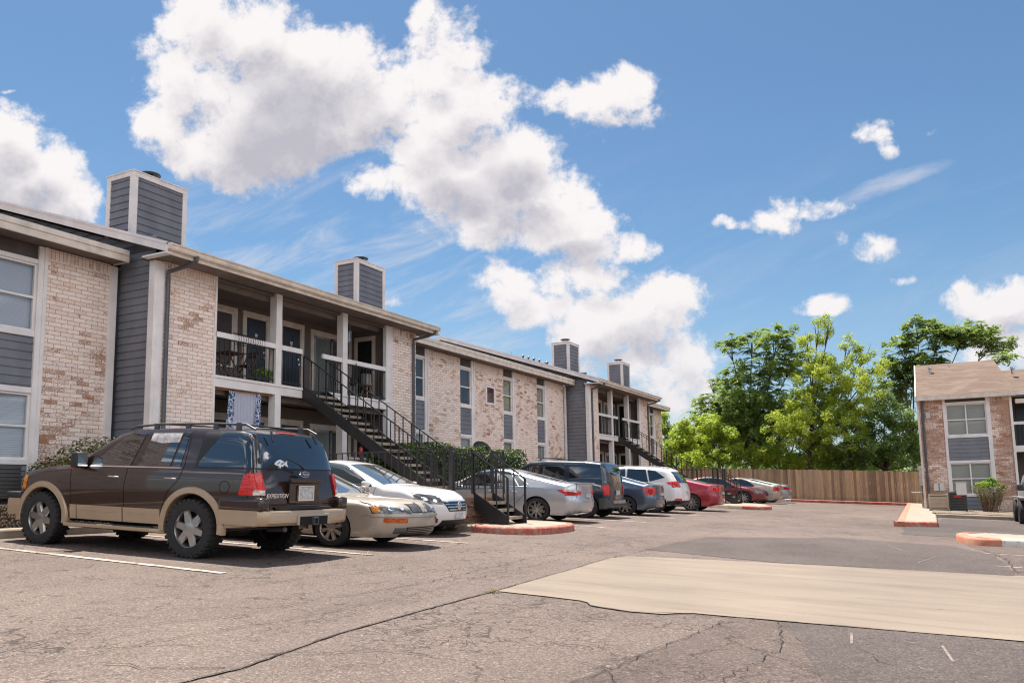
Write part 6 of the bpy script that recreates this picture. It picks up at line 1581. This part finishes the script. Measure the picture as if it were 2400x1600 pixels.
# ---- generic sedan / hatch builder
def sedan(p):
    """p: name label x y yaw paint L W H wb fo + options; returns Car"""
    L,W_,H,wb,fo=p['L'],p['W'],p['H'],p['wb'],p['fo'];xf=wb/2+fo;xr=xf-L;k=H/1.46
    tr=p.get('trunk',1.06)*k;hd=p.get('hood',.98)*k;nose=p.get('nose',.72)*k
    cw=xf-p.get('cowl',1.22);wt=cw-p.get('ws',.86);rt_=xr+p.get('rt',1.55);rb=xr+p.get('rb',.62)
    S=dict(name=p['name'],cat='car',paint=p['paint'],W=W_,wb=wb,R=p.get('R',.33),rim=p.get('rim',.235),spokes=p.get('spokes',7),twin=p.get('twin',0),sw0=p.get('sw0',.03),sw1=p.get('sw1',.022),hub=.06,arch=p.get('R',.33)+.045,rimmat=p.get('rimmat',M['alloy']),tw=.21,inset=.015,grp=p.get('grp',True),zs=p.get('zs',.89),
     top=[(xr-.02,tr-.10),(xr+.06,tr-.01),(rb,tr),(rt_,H-.10*k),(rt_+.35,H-.025),((rt_+wt)/2+.1,H),(wt,H-.055*k),(cw,hd),(cw+.45,hd-.035*k),(xf-.28,(hd+nose)/2+.02),(xf-.06,nose+.0),(xf+.02,nose-.06)],smooth=.16,
     rear=[(.15,xr+.16),(.30,xr+.04),(.45,xr),(.62,xr),(.68,xr+.035),(tr-.08,xr+.05),(tr,xr+.03),(H,xr+.3)],
     front=[(.12,xf-.22),(.25,xf-.06),(.42,xf),(.58,xf-.01),(nose,xf-.09),(hd,xf-.5),(H,xf-.8)],
     bot=[(xr,.30),(xr+.35,.20),(xf-.35,.19),(xf,.22)],belt=[(xr,p.get('beltr',.98)*k),(cw,.93*k),(xf,.86*k)],
     plan=[(xr,.93),(xr+.6,.985),(0,1),(wb/2,.99),(xf-.3,.94),(xf,.90)],side=SIDE_STD,tumble=.74,crown=.045,bowf=.20,bowr=.10,rcf=.34,rcr=.24,re=.08)
    c=Car(S,p['x'],p['y'],p['yaw'],p['label']);c.seams=[];c.wheels();k_=k
    G=P['glass'] if not p.get('clear') else P['glassc']
    b0=.945*k;zr=H-.10*k
    bp=(wt+rt_)/2+.05;rp=rt_+.30
    f=[(cw-.26,b0),(wt+.04,zr-.02),(bp+.05,zr+.025),(bp+.03,b0)];r=[(bp-.03,b0),(bp-.03,zr+.025),(rp-.02,zr-.015),(rp-.30,b0+.02)];q=[(rp-.34,b0+.025),(rp-.06,zr-.03),(rp-.20,zr-.085),(rp-.56,b0+.06)]
    al=[(cw-.20,b0-.015),(wt+.05,zr+.015),(bp,zr+.05),(rp-.02,zr+.012),(rp-.22,zr-.06),(rp-.63,b0+.045),(rp-.5,b0-.008)]
    c.sym('window_trim',al,M['chrome'] if p.get('chrome') else P['cladblack'],.003)
    for w in (f,r,q): c.sym('side_window',w,G,.007)
    c.patch('windshield','topf',[(cw-.04,.70*W_/1.8),(cw-.04,-.70*W_/1.8),(wt+.06,-.55*W_/1.8),(wt+.06,.55*W_/1.8)],P['glassc'],.005)
    c.patch('rear_window','topr',[(rt_-.04,.54*W_/1.8),(rt_-.04,-.54*W_/1.8),(rb+.08,-.62*W_/1.8),(rb+.08,.62*W_/1.8)],P['glass'],.005)
    tl=p.get('tail',(.74,.93,.36,.38));z0,z1,ln,inn=tl[0]*k,tl[1]*k,tl[2],tl[3]
    for sy,v in ((-1,'R'),(1,'L')):
        c.patch('tail_lamp',v,[(xr-.02,z0),(xr+ln*.5,z0+.01),(xr+ln,z1-.01),(xr+ln*.8,z1),(xr-.02,z1-.02)],P['tail'],.008)
        c.patch('tail_lamp','rear',[(sy*W_/2,z0),(sy*inn,z0+.03),(sy*inn,z1-.03),(sy*W_/2,z1)],P['tail'],.008)
        if p.get('tailw'): c.patch('reverse_lamp',v,[(xr,z1-.07),(xr+ln*.7,z1-.03),(xr+ln*.65,z1-.008),(xr,z1-.03)],P['clearrev'],.012)
        hl=p.get('head',(.56,.72,.45,.50));a0,a1=hl[0]*k,hl[1]*k
        c.patch('headlamp','front',[(sy*W_/2,a0+.02),(sy*W_/2,a1+.03),(sy*hl[3],a1-.03),(sy*hl[3],a0)],P['head'],.006)
        c.patch('headlamp',v,[(xf+.05,a0),(xf-hl[2]*.6,a0+.05),(xf-hl[2],a1+.05),(xf-.1,a1)],P['head'],.006)
    c.patch('grille','front',p.get('grille',[(-.42,.50*k),(.42,.50*k),(.46,.66*k),(-.46,.66*k)]),P['cladblack'],.008)
    c.patch('lower_intake','front',[(-.55,.20),(.55,.20),(.5,.33),(-.5,.33)],P['cladblack'],.006)
    m=MB();m.box(xr-.015,xr+.05,-.16,.16,.70*k,.80*k);c.mesh('licence_plate',m,P['plate'],bevel=.004)
    c.patch('bumper_valance','rear',[(-.6,.18),(.6,.18),(.55,.30),(-.55,.30)],P['cladblack'],.006)
    c.mirror(cw-.30,.98*k,p.get('mirror',p['paint']),(.11,.17,.11))
    for x in (bp+.13,rp-.22): c.handle(x,.80*k,p.get('handlem',p['paint']),.16)
    for pts in ([(bp,b0),(bp-.01,.6),(bp,.24)],[(cw-.12,b0-.03),(cw-.22,.6),(cw-.2,.24)],[(rp-.55,b0),(rp-.48,.72),(rp-.28,.5)]): c.seam(pts,'R');c.seam(pts,'L')
    c.seam([(xr+.12,.99*tr),(xr+.10,.62)],'L',.007)
    c.xrr,c.xff,c.k=xr,xf,k
    return c
def done(c): c.flush();c.bm.free();[b.free() for b in c.cache.values()]
done(c)
# champagne sedan, nose out
c=sedan(dict(name='parked_sedan',label='champagne sedan with dull lacy wheels parked nose out beside the brown four wheel drive',x=-9.42,y=10.52,yaw=0,paint=P['champagne'],L=4.90,W=1.80,H=1.39,wb=2.72,fo=1.20,nose=.74,hood=.90,cowl=1.42,ws=1.0,R=.315,rim=.215,spokes=8,sw0=.022,sw1=.016,twin=.09,rimmat=M['alloyd'],head=(.595,.715,.10,.36),trunk=.98,clear=True,grille=[(-.01,.60),(.33,.60),(.345,.735),(-.01,.735)]))
xf=c.xff
c.patch('grille','front',[(-.33,.60),(-.06,.60),(-.08,.735),(-.35,.735)],P['cladblack'],.008);c.patch('grille_shield','front',[(-.075,.60),(.075,.60),(.09,.75),(-.09,.75)],P['champagne'],.025)
for kk in range(8):
    for s in (-1,1):
        y=s*(.11+kk*.029);c.patch('grille_bar','front',[(y-.0045,.612),(y+.0045,.612),(y+.0045,.722),(y-.0045,.722)],M['galv'],.014)
m=MB();m.prism([(xf-.02,0,.66),(xf-.02,.035,.69),(xf-.02,0,.72),(xf-.02,-.035,.69)],(.012,0,0));c.mesh('badge',m,M['chrome'])
for sy,v in ((-1,'R'),(1,'L')):
    c.patch('indicator_lamp','front',[(sy*.83,.60),(sy*.83,.72),(sy*.77,.715),(sy*.77,.61)],P['amber'],.012);c.patch('indicator_lamp','front',[(sy*.74,.445),(sy*.74,.515),(sy*.46,.515),(sy*.46,.445)],P['orange'],.012)
    for (y_,z_,r_) in ((.66,.665,.033),(.52,.665,.033)): c.patch('lamp_reflector','front',[(sy*y_+r_*math.cos(a*.785),z_+r_*math.sin(a*.785)) for a in range(8)],M['chrome'],.010)
    c.patch('fog_lamp','front',[(sy*.62,.27),(sy*.62,.36),(sy*.45,.36),(sy*.43,.27)],P['head'],.010)
    c.seam([(xf-.26,.60),(xf-.62,.75),(xf-1.3,.885)],v,.007);c.patch('bumper_strip',v,[(xf-.02,.535),(xf-.02,.555),(xf-.6,.575),(xf-.6,.56)],P['champagne'],.018)
c.patch('bumper_strip','front',[(-.85,.535),(.85,.535),(.85,.575),(-.85,.575)],P['champagne'],.025)
for kk in range(4): c.patch('intake_bar','front',[(-.42,.262+kk*.028),(.42,.262+kk*.028),(.42,.27+kk*.028),(-.42,.27+kk*.028)],M['alloyd'],.014)
c.patch('intake','front',[(-.43,.25),(.43,.25),(.45,.37),(-.45,.37)],P['cladblack'],.008)
done(c)
# white sedan, nose out
c=sedan(dict(name='parked_sedan',label='white sedan with chrome slatted grille parked nose out beside the champagne sedan',x=-10.18,y=13.08,yaw=0,paint=P['white'],L=4.86,W=1.83,H=1.50,wb=2.78,fo=.98,nose=.74,hood=.98,cowl=1.25,ws=.98,R=.325,rim=.215,spokes=7,twin=.1,head=(.62,.78,.62,.50),trunk=1.08,clear=True,grille=[(-.36,.50),(.36,.50),(.50,.70),(-.50,.70)]))
xf=c.xff
for kk in range(4):
    z=.525+kk*.052;w=.36+kk*.042;c.patch('grille_bar','front',[(-w,z),(w,z),(w,z+.018),(-w,z+.018)],M['chrome'],.018)
m=MB();m.lathe([(.058,0),(.078,.006),(.078,.016),(.058,.020)],(xf-.012,0,.62),'x',28,closed=True);m.box(xf-.02,xf+.012,-.09,.09,.603,.637);c.mesh('badge',m,M['chrome'])
for sy in (-1,1):
    for (y_,z_,r_) in ((.74,.74,.035),(.63,.71,.03)):
        c.patch('lamp_reflector','front',[(sy*y_+r_*math.cos(a*.785),z_+r_*math.sin(a*.785)) for a in range(8)],M['chrome'],.010)
for sy in (-1,1): c.patch('fog_recess','front',[(sy*.80,.28),(sy*.78,.40),(sy*.60,.36),(sy*.58,.28)],P['cladblack'],.008)
m=MB();m.box(xf-.01,xf+.02,-.15,.15,.36,.47);c.mesh('licence_plate',m,P['plate'],bevel=.004)
done(c)
# silver sedan (nose in)
c=sedan(dict(name='parked_sedan',label='silver sedan with slim red and clear tail lamps behind the first short iron steps',x=-10.21,y=19.12,yaw=math.pi,paint=P['silver'],L=4.85,W=1.82,H=1.45,wb=2.78,fo=.98,trunk=1.10,R=.33,rim=.235,spokes=9,twin=.1,sw0=.014,sw1=.01,rt=1.62,rb=.42,chrome=True,tail=(.74,.90,.56,.45),tailw=True,beltr=1.0))
m=MB();xr=c.xrr;m.prism([(xr+.06,-.62,1.06),(xr+.03,-.62,1.098),(xr+.22,-.62,1.105),(xr+.22,-.62,1.07)],(0,1.24,0));c.mesh('boot_spoiler',m,P['silver'],bevel=.01)
done(c)
# dark blue-grey box SUV
S=dict(name='parked_suv',cat='car',paint=P['navy'],W=1.81,wb=2.575,R=.34,rim=.21,spokes=7,arch=.40,tw=.22,inset=.005,
 top=[(-2.0,.8),(-1.93,1.2),(-1.85,1.58),(-1.72,1.72),(-1.2,1.77),(.0,1.775),(.45,1.73),(.72,1.60),(1.25,1.10),(1.75,1.03),(2.1,.92),(2.2,.85)],smooth=.10,
 rear=[(.3,-1.93),(.5,-1.96),(.75,-1.95),(1.1,-1.92),(1.5,-1.86),(1.77,-1.78)],front=[(.2,2.1),(.5,2.18),(.8,2.16),(1.0,2.0),(1.2,1.9)],bot=[(-2,.36),(-1.7,.28),(1.8,.26),(2.2,.3)],belt=[(-2,1.10),(2.2,1.10)],
 plan=[(-2,.98),(-1,1),(1.2,1),(2.2,.92)],side=[(0,.95),(.4,.98),(.7,1),(1,.98)],tumble=.86,crown=.04,rcf=.25,rcr=.13,re=.10,bowf=.12,bowr=.03)
c=Car(S,-9.98,21.95,math.pi,'dark blue grey boxy four wheel drive parked nose in beside the silver sedan');c.seams=[];c.wheels()
for pl in ([(.95,1.13),(.45,1.60),(.2,1.64),(.13,1.13)],[(.07,1.13),(.10,1.64),(-.62,1.65),(-.62,1.13)],[(-.78,1.12),(-.78,1.64),(-1.70,1.62),(-1.77,1.12)]): c.sym('side_window',pl,P['glass'],.007)
c.sym('door_cladding',[(-1.94,.30),(-1.94,.62),(-1.7,.62),(-1.7,.30)],P['cladgrey'],.012);c.sym('door_cladding',[(.88,.28),(.88,.52),(-.88,.52),(-.88,.28)],P['cladgrey'],.012)
c.patch('rear_window','rear',[(-.72,1.12),(.72,1.12),(.66,1.62),(-.66,1.62)],P['glass'],.008);c.patch('windshield','topf',[(1.22,.72),(1.22,-.72),(.68,-.62),(.68,.62)],P['glassc'],.005)
for sy,v in ((-1,'R'),(1,'L')):
    c.patch('tail_lamp','rear',[(sy*.9,.72),(sy*.68,.72),(sy*.66,1.02),(sy*.9,1.02)],P['tail'],.014);c.patch('tail_lamp',v,[(-2,.72),(-1.84,.76),(-1.76,1.02),(-2,1.02)],P['tail'],.010)
c.patch('rear_bumper','rear',[(-.9,.30),(.9,.30),(.9,.58),(-.9,.58)],P['cladgrey'],.05);m=MB();m.box(-2.06,-1.9,-.55,.55,.46,.56);c.mesh('bumper_bar',m,M['galv'],bevel=.02)
m=MB();m.box(-1.99,-1.96,-.15,.15,.72,.86);c.mesh('licence_plate',m,P['plate'])
for sy in (-1,1): m=MB();m.tube([(.2,sy*.66,1.77),(.12,sy*.66,1.82),(-.45,sy*.66,1.82),(-.52,sy*.66,1.77)],.018,6);c.mesh('roof_rail',m,P['cladblack'],smooth=True)
c.mirror(.86,1.16,P['cladblack'],(.12,.18,.16));c.handle(.3,.98,P['cladblack'])
for pts in ([(.1,1.7),(.1,.3)],[(-.7,1.72),(-.7,.5)],[(.92,1.1),(.9,.3)],[(-1.0,1.05),(-1.95,1.04)]): c.seam(pts,'R');c.seam(pts,'L')
done(c)
# blue-grey sedan
c=sedan(dict(name='parked_sedan',label='blue grey sedan parked nose in between the boxy dark car and the white crossover',x=-9.78,y=24.5,yaw=math.pi,paint=P['bluegrey'],L=4.5,W=1.76,H=1.43,wb=2.67,fo=.9,trunk=1.10,R=.32,rim=.22,spokes=8,sw0=.028,sw1=.03,rt=1.45,rb=.38,chrome=True,tail=(.72,.98,.42,.5)))
done(c)
# white crossover
S=dict(name='parked_suv',cat='car',paint=P['white'],W=1.84,wb=2.705,R=.355,rim=.235,spokes=7,arch=.41,tw=.22,inset=.01,
 top=[(-2.3,.9),(-2.22,1.1),(-2.05,1.40),(-1.88,1.62),(-1.4,1.68),(-.3,1.715),(.25,1.66),(1.05,1.12),(1.6,1.03),(2.1,.90),(2.3,.80)],smooth=.12,
 rear=[(.25,-2.15),(.45,-2.27),(.72,-2.27),(.95,-2.22),(1.15,-2.16),(1.5,-1.95),(1.7,-1.80)],front=[(.2,2.15),(.45,2.28),(.75,2.24),(.95,2.0),(1.2,1.9)],bot=[(-2.3,.38),(-1.9,.28),(1.9,.26),(2.3,.3)],belt=[(-2.3,1.10),(0,1.05),(2.3,1.0)],
 plan=[(-2.3,.94),(-1.5,1),(1.2,1),(2.3,.9)],side=SIDE_STD,tumble=.76,crown=.05,rcf=.32,rcr=.24,re=.09,bowf=.18,bowr=.10)
c=Car(S,-9.72,27.15,math.pi,'white crossover with red tail lamps parked nose in beside the red sedan');c.seams=[];c.wheels()
for pl in ([(.78,1.08),(.20,1.55),(-.28,1.60),(-.32,1.09)],[(-.38,1.09),(-.36,1.60),(-1.0,1.585),(-1.12,1.13)],[(-1.17,1.14),(-1.06,1.58),(-1.35,1.54),(-1.68,1.30)]): c.sym('side_window',pl,P['glass'],.007)
c.patch('rear_window','rear',[(-.68,1.12),(.68,1.12),(.58,1.52),(-.58,1.52)],P['glass'],.010);c.patch('rear_window','topr',[(-2.1,-.6),(-2.1,.6),(-1.93,.55),(-1.93,-.55)],P['glass'],.010)
c.patch('windshield','topf',[(1.0,.72),(1.0,-.72),(.3,-.58),(.3,.58)],P['glassc'],.005)
for sy,v in ((-1,'R'),(1,'L')):
    c.patch('tail_lamp',v,[(-2.3,.93),(-1.98,.98),(-1.72,1.12),(-2.0,1.18),(-2.3,1.12)],P['tail'],.012);c.patch('tail_lamp','rear',[(sy*.9,.94),(sy*.62,.99),(sy*.66,1.12),(sy*.9,1.15)],P['tail'],.012)
c.sym('sill_cladding',[(.9,.25),(.9,.38),(-.9,.38),(-.9,.25)],P['cladblack'],.01);c.patch('rear_bumper','rear',[(-.9,.28),(.9,.28),(.9,.48),(-.9,.48)],P['cladblack'],.012);c.sym('rear_cladding',[(-2.3,.3),(-1.75,.3),(-1.78,.45),(-2.3,.48)],P['cladblack'],.012)
c.sym('bumper_reflector',[(-2.3,.49),(-2.02,.49),(-2.04,.55),(-2.3,.55)],P['tail'],.014)
m=MB();m.box(-2.29,-2.26,-.16,.16,.72,.84);c.mesh('licence_plate',m,P['plate'])
for sy in (-1,1): m=MB();m.tube([(.2,sy*.62,1.66),(.1,sy*.62,1.72),(-1.4,sy*.6,1.71),(-1.6,sy*.6,1.65)],.015,6);c.mesh('roof_rail',m,M['galv'],smooth=True)
c.mirror(.72,1.12,P['white']);c.handle(-.15,.93,M['chrome']);c.handle(-1.05,.96,M['chrome'])
for pts in ([(-.35,1.07),(-.36,.3)],[(.85,1.05),(.8,.3)],[(-1.3,1.1),(-1.2,.8),(-.98,.55)]): c.seam(pts,'R');c.seam(pts,'L')
done(c)
# red sedan
c=sedan(dict(name='parked_sedan',label='cherry red sedan with mesh wheels parked nose in beyond the white crossover',x=-9.36,y=30.1,yaw=math.pi,paint=P['cherry'],L=4.65,W=1.81,H=1.43,wb=2.8,fo=.85,trunk=1.12,R=.335,rim=.25,spokes=11,twin=.08,sw0=.012,sw1=.01,rt=1.45,rb=.36,chrome=True,tail=(.80,1.0,.34,.45)))
done(c)
# maroon sedan nose out
c=sedan(dict(name='parked_sedan',label='maroon sedan parked nose out beyond the second short iron steps',x=-9.75,y=41.0,yaw=0,paint=P['maroon'],L=4.97,W=1.85,H=1.45,wb=2.78,fo=1.02,nose=.76,R=.34,rim=.24,spokes=9,sw0=.025,sw1=.03,head=(.62,.78,.6,.5),clear=False))
done(c)
c=sedan(dict(name='parked_sedan',label='pale gold silver sedan parked nose in behind the maroon sedan',x=-9.45,y=43.4,yaw=math.pi,paint=P['champagne'],L=4.6,W=1.76,H=1.44,wb=2.65,fo=.9,trunk=1.10,R=.32,spokes=7,rb=.42,tail=(.72,.98,.3,.5)))
done(c)
c=sedan(dict(name='parked_sedan',label='blue silver sedan farthest along the row next to the board fence',x=-9.5,y=46.2,yaw=math.pi,paint=P['bluesilver'],L=4.75,W=1.8,H=1.43,wb=2.75,fo=.95,trunk=1.12,R=.33,spokes=9,rb=.36,chrome=True,tail=(.80,.98,.42,.3)))
done(c)
# grey jeep at the right edge
S=dict(name='parked_jeep',cat='car',paint=P['jeep'],W=1.85,wb=2.42,R=.40,rim=.21,spokes=5,arch=.48,tw=.26,inset=-.06,grp=False,sc=(.8,1,.89),
 top=[(-1.95,.9),(-1.88,1.3),(-1.82,1.75),(-1.2,1.82),(.2,1.82),(.42,1.74),(.62,1.18),(1.2,1.14),(1.75,1.1),(1.85,1.0)],smooth=.08,
 rear=[(.4,-1.85),(1.2,-1.85),(1.8,-1.8)],front=[(.4,1.78),(.8,1.8),(1.15,1.78),(1.3,1.7)],bot=[(-1.9,.5),(1.9,.5)],belt=[(-2,1.15),(2,1.15)],
 plan=[(-1.9,.86),(.6,.86),(1.8,.72)],side=[(0,.98),(.5,1),(1,.98)],tumble=.80,crown=.03,rcf=.1,rcr=.1,re=.06,bowf=.03,bowr=.02)
c=Car(S,3.10,30.85,-math.pi/2+0.0,'grey open wheeled jeep cut by the frame edge beyond the striped island');c.seams=[];c.wheels()
for pl in ([(.42,1.19),(.36,1.66),(-.25,1.68),(-.25,1.19)],[(-.33,1.19),(-.33,1.68),(-1.0,1.68),(-1.0,1.19)],[(-1.08,1.19),(-1.08,1.68),(-1.7,1.66),(-1.7,1.19)]): c.sym('side_window',pl,P['glass'],.007)
c.patch('windshield','front',[(-.62,1.22),(.62,1.22),(.58,1.68),(-.58,1.68)],P['glassc'],.006)
c.patch('grille','front',[(-.55,.82),(.55,.82),(.5,1.12),(-.5,1.12)],P['cladblack'],.01)
for sy in (-1,1):
    m=MB();m.box(.62,1.82,sy*.66,sy*.98,.88,.93);m.box(.62,.72,sy*.66,sy*.98,.6,.93);c.mesh('fender',m,P['jeep'],bevel=.02)
    m=MB();m.box(-1.82,-.78,sy*.76,sy*.98,.88,.93);c.mesh('fender',m,P['jeep'],bevel=.02)
    m=MB();m.lathe([(.001,.02),(.09,.02),(.1,0)],(1.8,sy*.42,1.0),'x',20);c.mesh('headlamp',m,P['head'])
m=MB();m.box(1.78,1.98,-.8,.8,.55,.72);c.mesh('front_bumper',m,P['cladblack'],bevel=.02);c.mirror(.5,1.25,P['cladblack'],(.12,.18,.22));done(c)
